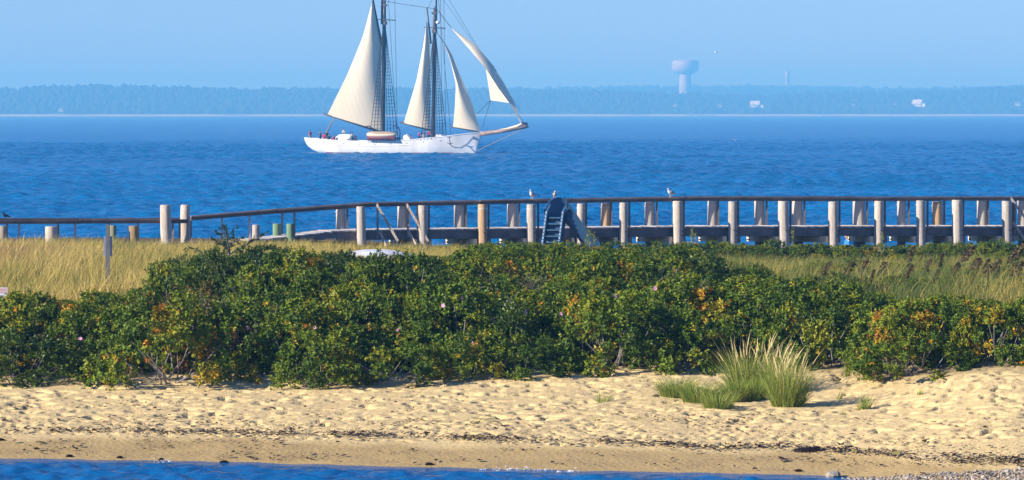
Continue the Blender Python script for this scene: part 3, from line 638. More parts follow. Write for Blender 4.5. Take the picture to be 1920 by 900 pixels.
# ------------------------------------------------------------------ birds
def bird(name, label, cat, loc, rz, body, wing, scale=1.0, beak=None, group=None, head=None):
    t = thing(name, label, cat, loc, rz, group, (scale,) * 3)
    b = MB(); rings = []                                  # spine runs from tail (-x) to beak (+x); feet at z = 0
    for x, z, ry, rz_ in ((-0.245, 0.125, 0.012, 0.008), (-0.18, 0.15, 0.035, 0.022), (-0.10, 0.185, 0.062, 0.055), (-0.02, 0.21, 0.078, 0.078), (0.05, 0.232, 0.072, 0.080), (0.095, 0.275, 0.05, 0.058), (0.105, 0.315, 0.040, 0.040), (0.118, 0.352, 0.042, 0.038), (0.15, 0.362, 0.034, 0.030), (0.172, 0.360, 0.014, 0.014)):
        tilt = 0.5 if x > 0.08 else 0.25
        rings.append([(x - math.sin(a) * rz_ * tilt, math.cos(a) * ry, z + math.sin(a) * rz_) for a in np.linspace(0, 2 * math.pi, 13)[:-1]])
    b.loft(rings); obj('body', b.mesh('body', True), body, t)
    for s_ in (-1, 1):
        b = MB(); rings = []
        for x, z, h, yy in ((0.06, 0.245, 0.045, 0.072), (0.0, 0.235, 0.07, 0.084), (-0.08, 0.205, 0.06, 0.074), (-0.17, 0.165, 0.035, 0.050), (-0.28, 0.12, 0.012, 0.022)):
            rings.append([(x, s_ * (yy + 0.008), z + h * 0.7), (x, s_ * (yy + 0.014), z), (x, s_ * (yy + 0.004), z - h * 0.6), (x, s_ * (yy - 0.012), z)])
        b.loft(rings); obj('wing', b.mesh('wing', True), wing, t)
        b = MB(); b.tube([(0.0, s_ * 0.035, 0.15), (0.01, s_ * 0.035, 0.06), (0.0, s_ * 0.035, 0.0)], 0.009, 6); b.box((0.025, s_ * 0.035, 0.004), (0.06, 0.04, 0.008))
        obj('leg', b.mesh('leg'), beak or M['beak'], t)
    b = MB(); b.tube([(0.165, 0, 0.360), (0.20, 0, 0.356), (0.222, 0, 0.345)], [0.013, 0.009, 0.003], 6); obj('beak', b.mesh('beak'), beak or M['beak'], t)
    return t
def on_rail(px, off=0.16):
    p = PP(px, off); return (p.x, p.y, rail_z(px) - 0.002)
bird('gull', 'white gull with dark face patch standing on the rail beside the blue slide', 'gull', on_rail(997.5), R(-115), M['gull_white'], M['gull_grey'], 0.95)
bird('gull', 'mottled grey brown young gull hunched on the rail above the slide', 'gull', on_rail(1040), R(-80), M['gull_brown'], M['gull_grey'], 0.82)
bird('gull', 'slim white gull alone on the rail above a pile', 'gull', on_rail(1257), R(-140), M['gull_white'], M['gull_grey'], 0.88)
bird('crow', 'black crow perched on the low dark rail near grass', 'crow', on_rail(10), R(-155), M['crow'], M['crow'], 0.72, M['crow'])
def flying(px, py, Y, span, label, name='gull', mats=None, rz=0.4):
    t = thing(name, label, 'gull', (px2(px, Y), Y, pz2(py, Y)), rz, None, (span,) * 3)
    b = MB(); b.loft([[(x, math.cos(a) * r, math.sin(a) * r * 0.9 + z) for a in np.linspace(0, 2 * math.pi, 9)[:-1]] for x, r, z in ((-0.2, 0.012, 0), (-0.12, 0.04, 0), (0, 0.065, 0), (0.1, 0.05, 0.005), (0.16, 0.032, 0.01), (0.2, 0.012, 0.01))])
    obj('body', b.mesh('body', True), M['gull_white'], t)
    for s_ in (-1, 1):
        b = MB(); b.loft([[(x + c, s_ * y, z + 0.012), (x, s_ * y, z + 0.02), (x - c, s_ * y, z + 0.006), (x, s_ * y, z)] for x, c, y, z in ((0.02, 0.09, 0.03, 0.02), (0.05, 0.085, 0.2, 0.16), (0.0, 0.06, 0.38, 0.24), (-0.08, 0.02, 0.54, 0.26))])
        obj('wing', b.mesh('wing', True), M['gull_white'], t)
    return t
flying(1342, 99, 760, 1.15, 'small white gull flying in the open sky near the water tower')
flying(1379, 264, 420, 0.55, 'tiny white gull flying low over open water', rz=1.2)

# ------------------------------------------------------------------ signs and upturned boat
def sign(name, label, px, ybase, ytop, Y, w, panel, rz, face, mark=None):
    x = px2(px, Y); g0 = gz(x, Y); t = thing(name, label, 'sign', (x, Y, g0), rz)
    b = MB(); zt = pz2(ytop, Y) - g0; b.box((0, 0, zt / 2 - 0.2), (0.075, 0.05, zt + 0.4)); b.box((0.045, -0.01, zt / 2 - 0.2), (0.02, 0.03, zt + 0.4)); b.box((-0.045, -0.01, zt / 2 - 0.2), (0.02, 0.03, zt + 0.4))
    obj('post', b.mesh('post'), M['signpost'], t)
    z1 = pz2(panel[0], Y) - g0; z0 = pz2(panel[1], Y) - g0
    b = MB(); b.box((0, 0.031, (z0 + z1) / 2), (w, 0.008, z1 - z0)); p = obj('panel', b.mesh('panel'), face, t)
    return t, (z0, z1)
sign('beach_sign', 'plain blue grey back of a metal sign on a dark post in tall grass', 202.5, 530, 421, 107, 0.21, (443, 480), R(6), M['signback'])
Y = 92.0; x = px2(4, Y); g0 = gz(x, Y)
t = thing('notice_board', 'small white notice with red lettering behind the left bushes', 'sign', (x, Y, g0), R(4))
b = MB(); z1 = pz2(540, Y) - g0; z0 = pz2(553, Y) - g0; b.box((0, 0.02, z1 / 2 - 0.2), (0.06, 0.04, z1 + 0.3)); obj('post', b.mesh('post'), M['deadwood'], t)
b = MB(); b.box((0, -0.005, (z0 + z1) / 2), (0.23, 0.012, z1 - z0 + 0.02)); pn = obj('panel', b.mesh('panel'), M['signwhite'], t)
b = MB(); b.box((0, -0.0128, z1 - 0.022), (0.2, 0.002, 0.018)); b.box((0.01, -0.0128, z1 - 0.062), (0.17, 0.002, 0.016)); b.box((-0.01, -0.0128, z1 - 0.10), (0.18, 0.002, 0.012)); obj('lettering', b.mesh('lettering'), M['signred'], pn)

Y = 134.0; x = px2(704, Y); g0 = gz(x, Y)
zt = pz2(468.5, Y)
bt = thing('upturned_dinghy', 'white upturned dinghy lying in the grass below the pier ramp', 'boat', (x, Y, g0), R(4))
b = MB(); rings = []
for q in np.linspace(-1, 1, 17):
    L = 1.28; hw_ = 0.52 * (1 - abs(q) ** 2.6) ** 0.8 + 0.03; top = (zt - g0) * (1 - 0.30 * abs(q) ** 2.2); low = max(0.0, (zt - g0) - 0.30) - 0.02
    rings.append([(q * L, math.cos(a) * hw_, low + (top - low) * max(0, math.sin(a)) ** 0.65) for a in np.linspace(0, math.pi, 11)] + [(q * L, 0, low)])
b.loft(rings); hullm = b.mesh('hull', True); obj('hull', hullm, M['boatwhite'], bt)
b = MB(); b.tube([(-0.7, 0, zt - g0 - 0.06), (-0.3, 0, zt - g0 - 0.01), (0.3, 0, zt - g0 - 0.01), (0.7, 0, zt - g0 - 0.06)], 0.025, 6); obj('keel', b.mesh('keel'), M['boatwhite'], bt)
low = max(0.0, (zt - g0) - 0.30)
for q in (-0.7, 0.7):
    b = MB(); b.box((q, 0, low / 2 - 0.05), (0.09, 0.7, low + 0.1)); obj('trestle', b.mesh('trestle'), M['deadwood'], bt)

# ------------------------------------------------------------------ people
def skin_figure(name, joints, edges, fingers=True):
    """one continuous body grown from a skeleton: joints {name: (x,y,z,radius)}"""
    bm = bmesh.new(); lay = bm.verts.layers.skin.verify(); vm = {}
    for k, (x, y, z, r) in joints.items():
        v = bm.verts.new((x, y, z)); v[lay].radius = (r, r); v[lay].use_root = (k == 'pelvis'); vm[k] = v
    for a, b in edges: bm.edges.new((vm[a], vm[b]))
    if fingers:
        for sd in ('l', 'r'):
            w = Vector(joints['wrist_' + sd][:3]); h = Vector(joints['hand_' + sd][:3]); d = (h - w).normalized(); sv = d.cross(Vector((0.3, 1, 0.2))).normalized()
            for q, ln in ((-1.5, 0.065), (-0.5, 0.08), (0.5, 0.085), (1.5, 0.075), (2.6, 0.05)):
                a = h + sv * 0.018 * q - d * (0.03 if q > 2 else 0.0); pr = None
                for m_ in (0, 0.5, 1.0):
                    v = bm.verts.new(a + d * ln * m_ + sv * (0.02 * m_ if q > 2 else 0) + Vector((0, 0, -0.012 * m_ * m_))); v[lay].radius = (0.0095,) * 2; v[lay].use_root = m_ == 0
                    if pr: bm.edges.new((pr, v))
                    pr = v
    me = bpy.data.meshes.new(name); bm.to_mesh(me); bm.free()
    o = bpy.data.objects.new(name, me); COL.objects.link(o)
    o.modifiers.new('s', 'SKIN'); sb = o.modifiers.new('d', 'SUBSURF'); sb.levels = 1
    dg = bpy.context.evaluated_depsgraph_get(); m2 = bpy.data.meshes.new_from_object(o.evaluated_get(dg)); m2.name = name
    bpy.data.objects.remove(o); m2.polygons.foreach_set('use_smooth', [True] * len(m2.polygons)); return m2
E_ = [('pelvis', 'waist'), ('waist', 'chest'), ('chest', 'neck'), ('neck', 'jaw'), ('jaw', 'head'), ('head', 'crown'), ('head', 'nose'), ('chest', 'sh_l'), ('sh_l', 'el_l'), ('el_l', 'wrist_l'), ('wrist_l', 'hand_l'), ('chest', 'sh_r'), ('sh_r', 'el_r'), ('el_r', 'wrist_r'), ('wrist_r', 'hand_r'), ('pelvis', 'hip_l'), ('hip_l', 'kn_l'), ('kn_l', 'an_l'), ('an_l', 'toe_l'), ('pelvis', 'hip_r'), ('hip_r', 'kn_r'), ('kn_r', 'an_r'), ('an_r', 'toe_r')]
def upper(z):   # everything above the pelvis, facing +x, pelvis at height z
    return {'pelvis': (0, 0, z, .14), 'waist': (0.01, 0, z + .18, .125), 'chest': (0.0, 0, z + .40, .15), 'neck': (0.0, 0, z + .55, .055), 'jaw': (0.03, 0, z + .63, .075), 'head': (0.025, 0, z + .70, .095), 'crown': (0.01, 0, z + .765, .075), 'nose': (0.125, 0, z + .675, .016),
            'sh_l': (0, .19, z + .48, .065), 'sh_r': (0, -.19, z + .48, .065)}
def legs(**k): return k
stand = {**upper(.93), 'el_l': (-.03, .27, 1.13, .045), 'wrist_l': (.12, .25, .92, .03), 'hand_l': (.17, .25, .86, .035), 'el_r': (-.03, -.27, 1.13, .045), 'wrist_r': (.10, -.26, .90, .03), 'hand_r': (.14, -.26, .84, .035),
         'hip_l': (0, .10, .87, .095), 'kn_l': (.03, .11, .49, .062), 'an_l': (-.02, .11, .09, .042), 'toe_l': (.15, .12, .035, .035), 'hip_r': (0, -.10, .87, .095), 'kn_r': (.02, -.11, .49, .062), 'an_r': (-.03, -.11, .09, .042), 'toe_r': (.14, -.12, .035, .035)}
sit = {**upper(.14), 'el_l': (.06, .27, .38, .045), 'wrist_l': (.26, .20, .42, .03), 'hand_l': (.33, .18, .44, .035), 'el_r': (.06, -.27, .38, .045), 'wrist_r': (.26, -.20, .42, .03), 'hand_r': (.33, -.18, .44, .035),
       'hip_l': (.06, .10, .12, .095), 'kn_l': (.42, .13, .44, .062), 'an_l': (.62, .13, .09, .042), 'toe_l': (.78, .14, .035, .035), 'hip_r': (.06, -.10, .12, .095), 'kn_r': (.42, -.13, .44, .062), 'an_r': (.62, -.13, .09, .042), 'toe_r': (.78, -.14, .035, .035)}
STAND = skin_figure('body', stand, E_); SIT = skin_figure('body', sit, E_)
hb2 = MB(); hb2.loft([[(0.01 - 0.02 * k + math.cos(a) * r * 1.02, math.sin(a) * r * 0.95, z) for a in np.linspace(0, 2 * math.pi, 13)[:-1]] for k, (r, z) in enumerate(((0.085, -0.05), (0.104, 0.0), (0.106, 0.05), (0.085, 0.09), (0.04, 0.112), (0.01, 0.116)))]); HAIR = hb2.mesh('hair', True)
def person(label, loc, rz, pose, shirt, trousers=None, hair=True, group=None, hairmat=None):
    src, zp = (STAND, .93) if pose == 'stand' else (SIT, .14)
    key = ('body', pose, shirt, trousers)
    me = PCACHE.get(key)
    if me is None:
        me = src.copy(); me.materials.clear()
        for mm in (M['skin'], M[shirt], M[trousers or 'navy']): me.materials.append(mm)
        for p in me.polygons:
            c = p.center; arm = abs(c.y) > .17 and c.z < zp + .52 and (c.x > -0.2)
            if c.z > zp + .53: k = 0
            elif c.z > zp + .02 and not (pose != 'stand' and c.x > .2 and abs(c.y) < .19): k = 0 if (abs(c.y) > .2 and c.z < zp + .24) else 1
            else: k = 2
            p.material_index = k
        PCACHE[key] = me
    t = thing('person', label, 'person', loc, rz, group)
    obj('body', me, None, t)
    if hair: obj('hair', HAIR, hairmat or M['hair'], t, (0.005, 0, zp + .715))
    return t
PCACHE = {}

# ------------------------------------------------------------------ schooner
TH = R(-22); SHP = Vector((px2(740, 650), 650, 0)); HX = Vector((math.cos(TH), math.sin(TH), 0)); HY = Vector((-math.sin(TH), math.cos(TH), 0))
ship = thing('schooner', 'white two masted gaff schooner under cream sails on the blue sound', 'sailing ship', tuple(SHP), TH)
def L_(px, py, off=0.0):
    """local point of the ship at photo position (px, py) in the fore-and-aft plane set off to port by off (camera side is negative)"""
    s = (px - 960) / FPX
    Y = (SHP.y * HY.y + SHP.x * HY.x + off) / (HY.y + s * HY.x)
    w = Vector((s * Y, Y, CAM_H - (py - HOR) / FPX * Y)) - SHP
    return Vector((w.dot(HX), off, w.z))
sheer_px = [(573, 258.5), (600, 260.5), (640, 263), (690, 265), (740, 264.5), (790, 261.5), (830, 257.5), (870, 252.5), (905, 247.5)]
shp = np.array([(L_(a, b).x, L_(a, b).z) for a, b in sheer_px])
keel_px = [(573, 266), (576, 272), (581, 277), (589, 282.5), (600, 287)]
kp = np.array([(L_(a, b).x, L_(a, b).z) for a, b in keel_px] + [(L_(640, 293).x, -0.6), (L_(870, 293).x, -0.7), (L_(890, 288).x, -0.15), (L_(893.5, 286).x, 0.15), (L_(899, 268).x, L_(899, 268).z), (L_(904.5, 250).x, L_(904.5, 250).z)])
xs0, xs1 = shp[0, 0], shp[-1, 0]
bt_ = np.array([(0, .16), (.03, .38), (.08, .60), (.2, .88), (.4, 1.0), (.6, .98), (.75, .86), (.86, .62), (.94, .33), (1, .03)])
def beam_at(x): return 3.1 * float(np.interp((x - xs0) / (xs1 - xs0), bt_[:, 0], bt_[:, 1]))
def sheer_at(x): return float(np.interp(x, shp[:, 0], shp[:, 1]))
def side_pt(x, v, sgn, grow=0.0):
    zs = sheer_at(x); zk = min(float(np.interp(x, kp[:, 0], kp[:, 1])), zs - 0.08); t = (x - xs0) / (xs1 - xs0)
    p = 0.22 + 0.5 * smooth(0.7, 1.0, t) + 0.35 * (1 - smooth(0.0, 0.2, t))
    return (x, sgn * (beam_at(x) * v ** float(p) + grow), zk + v * (zs - zk))
b = MB(); xst = np.concatenate([np.linspace(xs0, xs0 + 2.5, 9)[:-1], np.linspace(xs0 + 2.5, xs1 - 1.4, 34)[:-1], np.linspace(xs1 - 1.4, xs1, 8)])
rings = []
for x in xst:
    vv = np.linspace(0, 1, 12) ** 1.3
    rings.append([side_pt(x, v, 1) for v in vv[::-1]] + [side_pt(x, v, -1) for v in vv[1:]])
n = len(rings[0]); b.add([p for r in rings for p in r], [(i * n + k, i * n + k + 1, (i + 1) * n + k + 1, (i + 1) * n + k) for i in range(len(rings) - 1) for k in range(n - 1)])
b.add(rings[0], [tuple(range(n))])
hull = obj('hull', b.mesh('hull', True), M['white_paint'], ship)
b = MB(); b.grid([[(x, s_ * (beam_at(x) - 0.12), sheer_at(x) - 0.45) for s_ in (1, -1)] for x in xst]); obj('deck', b.mesh('deck'), M['plank'], ship)
b = MB()
for s_ in (-1, 1): b.tube([(x, s_ * beam_at(x), sheer_at(x) + 0.02) for x in xst], 0.06, 5)
obj('cap_rail', b.mesh('cap_rail'), M['white_paint'], hull)
for s_ in (-1, 1):
    b = MB(); b.tube([side_pt(x, 0.72, s_, 0.03) for x in xst[8:30]], 0.035, 4); obj('rubbing_strake', b.mesh('rubbing_strake'), M['white_paint'], hull)
    b = MB(); b.tube([(side_pt(x, 0.0, s_)[0], side_pt(x, 0.25, s_)[1] + s_ * 0.02, 0.10) for x in xst[10:38]], 0.07, 4); obj('boot_stripe', b.mesh('boot_stripe'), M['redpaint'], hull)
    for x in np.linspace(xs0 + 5, xs1 - 6, 8):
        p = side_pt(x, 0.83, s_, 0.01); bb = MB(); bb.box((0, 0, 0), (0.16, 0.06, 0.09)); obj('scupper', bb.mesh('scupper'), M['spar'], hull, p)
# masts
def spar(name, pts, r, m='spar', n=10, parent=None):
    b = MB(); b.tube(pts, r, n); return obj(name, b.mesh(name, True), M[m], parent or ship)
mm_b, mm_t = L_(718, 266), L_(720.5, 30); fm_b, fm_t = L_(812.5, 264), L_(815, 38)
main = spar('mast', [mm_b, mm_t, L_(721, 0)], [0.32, 0.28, 0.2]); fore = spar('mast', [fm_b, fm_t, L_(815.5, 14)], [0.30, 0.27, 0.2])
spar('topmast', [L_(716, 45), L_(716.5, 0), L_(717, -70)], [0.17, 0.16, 0.1], parent=main); spar('topmast', [L_(817.5, 56), L_(818, 0), L_(818, -45)], [0.16, 0.14, 0.08], parent=fore)
for mst, (cx, cy, hw_) in ((main, (721, 37, 21)), (fore, (815, 52, 20))):
    spar('crosstree', [L_(cx - hw_, cy - 1.0), L_(cx + hw_, cy + 1.0)], 0.075, parent=mst, n=6)
    c = L_(cx, cy); b = MB(); b.box(c, (0.9, 0.8, 0.14)); b.box(c + Vector((0, 0, -0.5)), (0.62, 0.62, 0.5)); b.box(c + Vector((0, 0, 2.2)), (0.75, 0.5, 0.3)); obj('mast_cap', b.mesh('mast_cap'), M['spar'], mst)
b = MB(); c = L_(821, 42); b.lathe([(0.1, -0.22), (0.3, -0.15), (0.32, 0.1), (0.2, 0.2), (0.05, 0.24)], 12, c); obj('radar_dome', b.mesh('radar_dome', True), M['white_paint'], fore)
# booms and gaffs swing a little toward the camera side
spar('boom', [L_(606.5, 213, -2.4), L_(660, 229.5, -1.2), L_(716, 248.5, -0.2)], [0.13, 0.2, 0.17]); spar('boom', [L_(750, 229, -1.3), L_(808, 244.5, -0.15)], [0.13, 0.15]); spar('boom', [L_(842.5, 236.5, -0.9), L_(900, 248, -0.05)], [0.10, 0.10])
spar('gaff', [L_(716.5, 86, -0.25), L_(706, 35, -0.7), L_(698, -8, -1.1)], [0.17, 0.16, 0.12]); spar('gaff', [L_(808, 82, -0.2), L_(800.5, 14, -0.8)], [0.15, 0.1])
def sail(name, luff, leech, camber, n=14, label=None):
    """surface between two edge curves (lists of local points), bellied toward the camera side"""
    def rs(c, t):
        c = [Vector(p) for p in c]; d = [0]
        for a_, b_ in zip(c[:-1], c[1:]): d.append(d[-1] + (b_ - a_).length)
        x = t * d[-1]
        for k in range(len(c) - 1):
            if x <= d[k + 1] + 1e-6: return c[k].lerp(c[k + 1], (x - d[k]) / max(1e-6, d[k + 1] - d[k]))
        return c[-1]
    P = []
    for i in range(n + 1):
        t = i / n; a_ = rs(luff, t); b_ = rs(leech, t); row = []
        for j in range(n + 1):
            q = j / n; p = a_.lerp(b_, q); cb = camber(t, q) if callable(camber) else camber * math.sin(math.pi * q ** 0.75) * math.sin(math.pi * (0.12 + 0.76 * t)) ** 0.7
            row.append(p + Vector((0, -cb, 0)))
        P.append(row)
    b = MB(); b.grid(P); o = obj(name, b.mesh(name, True), M['sail'], ship)
    if label: o['label'] = label
    return o
sail('mainsail', [L_(715.5, 245, -0.2), L_(715, 165, -0.2), L_(714.5, 88, -0.25), L_(699.5, 2, -1.05)], [L_(614, 215, -2.25), L_(651, 140, -2.2), L_(680, 70, -1.8), L_(699, 0, -1.05)], 0.9, label='large cream mainsail')
sail('foresail', [L_(807.5, 242.5, -0.15), L_(806.5, 160, -0.2), L_(806, 84, -0.2), L_(801, 42, -0.55)], [L_(757, 230.5, -1.2), L_(781, 150, -1.5), L_(793, 90, -1.1), L_(800.5, 40, -0.55)], 0.8, label='cream foresail')
sail('staysail', [L_(900.5, 246, 0), L_(886, 197, 0), L_(866, 148, 0), L_(846, 100, 0), L_(834, 80, 0)], [L_(849.5, 237.5, -0.85), L_(853, 200, -1.6), L_(855, 158, -1.5), L_(844, 112, -0.6), L_(833.5, 80, 0)], 0.9, label='cream staysail set forward of the foremast')
# flying jib: a narrow shaded fold along the luff, then the sunlit panel
lu = [L_(979, 232, 0), L_(966, 196, 0), L_(949, 163, 0), L_(926, 124, 0), L_(892, 84, 0), L_(846, 52, 0)]
ri = [L_(976, 228, -1.0), L_(955, 193, -2.2), L_(935, 166, -2.3), L_(911, 129, -1.8), L_(880, 92, -0.9), L_(846.5, 53, -0.05)]
b = MB(); P = []
for k in range(len(lu) - 1):
    for t in (0, 0.34, 0.67):
        a_ = lu[k].lerp(lu[k + 1], t); c_ = ri[k].lerp(ri[k + 1], t); P.append([a_.lerp(c_, q) + Vector((0, -0.25 * math.sin(math.pi * q), 0)) for q in np.linspace(0, 1, 6)])
P.append([lu[-1].lerp(ri[-1], q) for q in np.linspace(0, 1, 6)]); b.grid(P)
q0, q1, cl = ri[1], ri[3], L_(920, 188, 0.4)
P = []
for t in np.linspace(0, 1, 9):
    e = (ri[1].lerp(ri[2], t * 2) if t < 0.5 else ri[2].lerp(ri[3], t * 2 - 1)); w = cl.lerp(ri[3], t ** 1.2); P.append([e.lerp(w, q) for q in np.linspace(0, 1, 6)])
b.grid(P); o = obj('jib', b.mesh('jib', True), M['sail'], ship); o['label'] = 'cream jib twisted along its stay above the bowsprit'
# bowsprit with furled sail, stays and rigging
bs = spar('bowsprit', [L_(896, 252), L_(940, 246), L_(990, 237.5)], [0.34, 0.30, 0.2], 'bowsprit'); b = MB()
b.tube([L_(930, 244.5), L_(950, 241.5), L_(970, 236.5), L_(981, 231)], [0.06, 0.14, 0.22, 0.2], 8); obj('furled_sail', b.mesh('furled_sail', True), M['sail'], bs)
b = MB(); b.box(L_(984, 234), (0.7, 0.5, 0.7)); obj('bowsprit_cap', b.mesh('bowsprit_cap'), M['spar'], bs)
def rope(name, pts, r=0.045, m='rope', parent=None):
    b = MB(); b.tube(pts, r, 4, caps=False); return obj(name, b.mesh(name), M[m], parent or ship)
rope('bobstay', [L_(978, 243), L_(894, 283)], 0.05, 'tanrope', bs)
rope('stay', [L_(815, 12), L_(846, 52)]); rope('stay', [L_(818, 60), L_(834, 82)], 0.05); rope('stay', [L_(818, -40), L_(984, 234)], 0.025); rope('stay', [L_(818, -20), L_(975, 205)], 0.02)
rope('triatic_stay', [L_(722, 2), L_(762, 9), L_(813, 16)], 0.035); rope('stay', [L_(815, -10), L_(803, 14)], 0.03)
rope('jib_sheet', [cl, L_(894, 214, -0.5)], 0.04); rope('jib_sheet', [cl, L_(904, 240, -0.5)], 0.04)
rope('main_sheet', [L_(625, 222, -2.2), L_(610, 250, -0.6)], 0.05, 'tanrope'); rope('main_sheet', [L_(627, 222, -2.2), L_(613, 251, -0.4)], 0.05, 'tanrope')
for px, x2 in ((728, 744), (740, 745), (826, 829), (832, 836), (822, 846)):
    rope('halyard', [L_(px, -5), L_(x2, 258)], 0.032)
# shrouds with ratlines, one ladder per side of each mast
def shrouds(head, xm, sgn, spread, m):
    xb = L_(xm, 262).x; sg = sgn * 1.0; b = MB(); feet = []
    for k in range(4):
        x = xb - 0.5 + k * spread; feet.append(Vector((x, sg * beam_at(x), sheer_at(x) - 0.2)))
    for f in feet: b.tube([head + Vector((0, sg * 0.25, 0)), f], 0.045, 4, caps=False)
    h2 = head + Vector((0, sg * 0.25, 0)); nr_ = 34
    for k in range(3, nr_):
        t = k / nr_; b.tube([h2.lerp(feet[0], t), h2.lerp(feet[3], t)], 0.034, 3, caps=False)
    obj('shrouds', b.mesh('shrouds'), M['rope'], m)
for sgn in (-1, 1):
    shrouds(L_(720.5, 42), 713 if sgn < 0 else 717, sgn, 0.62, main); shrouds(L_(815, 58), 808 if sgn < 0 else 812, sgn, 0.55, fore)
# lower work: cabin, hatch, davits, anchor
def on_deck(px, off=-1.0, dz=0.0):
    p = L_(px, 260, off); return Vector((p.x, off, sheer_at(p.x) - 0.45 + dz))
c = on_deck(648, -0.4); b = MB(); b.loft([[(x, y, z) for y, z in ((-1.3, 0), (-1.3, h * 0.7), (-0.8, h), (0.8, h), (1.3, h * 0.7), (1.3, 0))] for x, h in ((-1.25, 1.0), (-0.7, 1.38), (0.6, 1.42), (1.2, 1.3))])
cab = obj('deckhouse', b.mesh('deckhouse', False), M['white_paint'], ship, c); b = MB(); b.box((1.32, 0, 0.6), (0.22, 2.3, 1.15)); obj('companionway', b.mesh('companionway'), M['greypaint'], cab); b = MB(); b.box((1.0, -1.305, 0.62), (0.3, 0.03, 0.22)); obj('porthole', b.mesh('porthole'), M['spar'], cab)
c = on_deck(765, -0.6); b = MB(); b.loft([[(x, y, z) for y, z in ((-0.7, 0), (-0.7, h), (-0.3, h + 0.2), (0.5, h + 0.2), (0.7, 0))] for x, h in ((-0.5, 1.0), (0.1, 1.15), (0.55, 0.8))]); obj('hatch', b.mesh('hatch'), M['white_paint'], ship, c)
c = on_deck(824, -0.8); b = MB(); b.loft([[(x, y, z) for y, z in ((-0.5, 0), (-0.5, h), (0.5, h), (0.5, 0))] for x, h in ((-0.45, 0.9), (0.4, 0.95))]); b.tube([(-0.2, -0.8, 0.55), (2.6, -0.8, 0.62)], 0.12, 6); obj('windlass', b.mesh('windlass'), M['white_paint'], ship, c)
for px in (699.5, 749):
    p = L_(px, 264, -2.8); b = MB(); b.tube([p + Vector((0, 0, -0.2)), p + Vector((0.1, 0, 1.2)), p + Vector((0, -0.2, 1.9)), p + Vector((-0.35, -0.6, 2.25)), p + Vector((-0.75, -1.0, 2.2))], 0.09, 6); obj('davit', b.mesh('davit', True), M['spar'], ship)
p = L_(843, 258, -2.75); an = MB(); an.tube([p + Vector((0, -0.15, 0.1)), p + Vector((0.25, -0.3, -0.95))], 0.07, 6); an.tube([p + Vector((-0.25, -0.3, -0.75)), p + Vector((0.22, -0.32, -1.0)), p + Vector((0.62, -0.3, -0.78))], 0.06, 6); an.tube([p + Vector((-0.3, -0.15, 0.0)), p + Vector((0.35, -0.15, 0.1))], 0.05, 6); obj('anchor', an.mesh('anchor'), M['spar'], ship)
q = [side_pt(L_(a_, 260).x, v, -1, 0.06) for a_, v in ((848, 0.72), (856, 0.50), (868, 0.45), (880, 0.58), (889, 0.80))]; rope('anchor_chain', q, 0.028)
p = side_pt(L_(890, 256).x, 0.80, -1, 0.02); b = MB(); b.lathe([(0.22, -0.03), (0.22, 0.03), (0.1, 0.04)], 10); obj('hawsehole', b.mesh('hawsehole'), M['spar'], hull, p, (R(90), 0, R(-20)))
def S2W(p): return SHP + HX * p.x + HY * p.y + UP * p.z
# ship's boat hanging in the davits: its own thing
c = L_(716, 257, -3.55); tw = S2W(c)
tb = thing('ship_boat', 'small wooden boat with dark red bottom hanging from the schooner davits', 'boat', (tw.x, tw.y, tw.z - 0.55), TH - R(1))
def boat_rings(lo, hi, L0=2.35):
    rr = []
    for q in np.linspace(-1, 1, 15):
        w = 0.72 * (1 - max(0, q) ** 2.2 * 0.92) * (1 - max(0, -q) ** 3 * 0.45); sh = 1.0 + 0.16 * q * q
        rr.append([(q * L0, -w * (0.35 + 0.65 * hi ** 0.6), sh * hi), (q * L0, -w * (0.35 + 0.65 * ((lo + hi) / 2) ** 0.6), sh * (lo + hi) / 2), (q * L0, -w * (0.35 + 0.65 * lo ** 0.6) if lo > 0 else -0.06, sh * lo), (q * L0, w * (0.35 + 0.65 * lo ** 0.6) if lo > 0 else 0.06, sh * lo), (q * L0, w * (0.35 + 0.65 * ((lo + hi) / 2) ** 0.6), sh * (lo + hi) / 2), (q * L0, w * (0.35 + 0.65 * hi ** 0.6), sh * hi)])
    return rr
b = MB(); b.loft(boat_rings(0, 0.62)); obj('hull', b.mesh('hull', True), M['redpaint'], tb); b = MB(); b.loft(boat_rings(0.62, 1.0)); obj('topside', b.mesh('topside', True), M['sail'], tb)
b = MB(); b.tube([(-2.2, 0.1, 1.18), (-1, 0.12, 1.16), (1, 0.12, 1.14), (2.2, 0.1, 1.2)], [0.18, 0.26, 0.26, 0.16], 8); obj('canvas_cover', b.mesh('canvas_cover', True), M['tanrope'], tb)
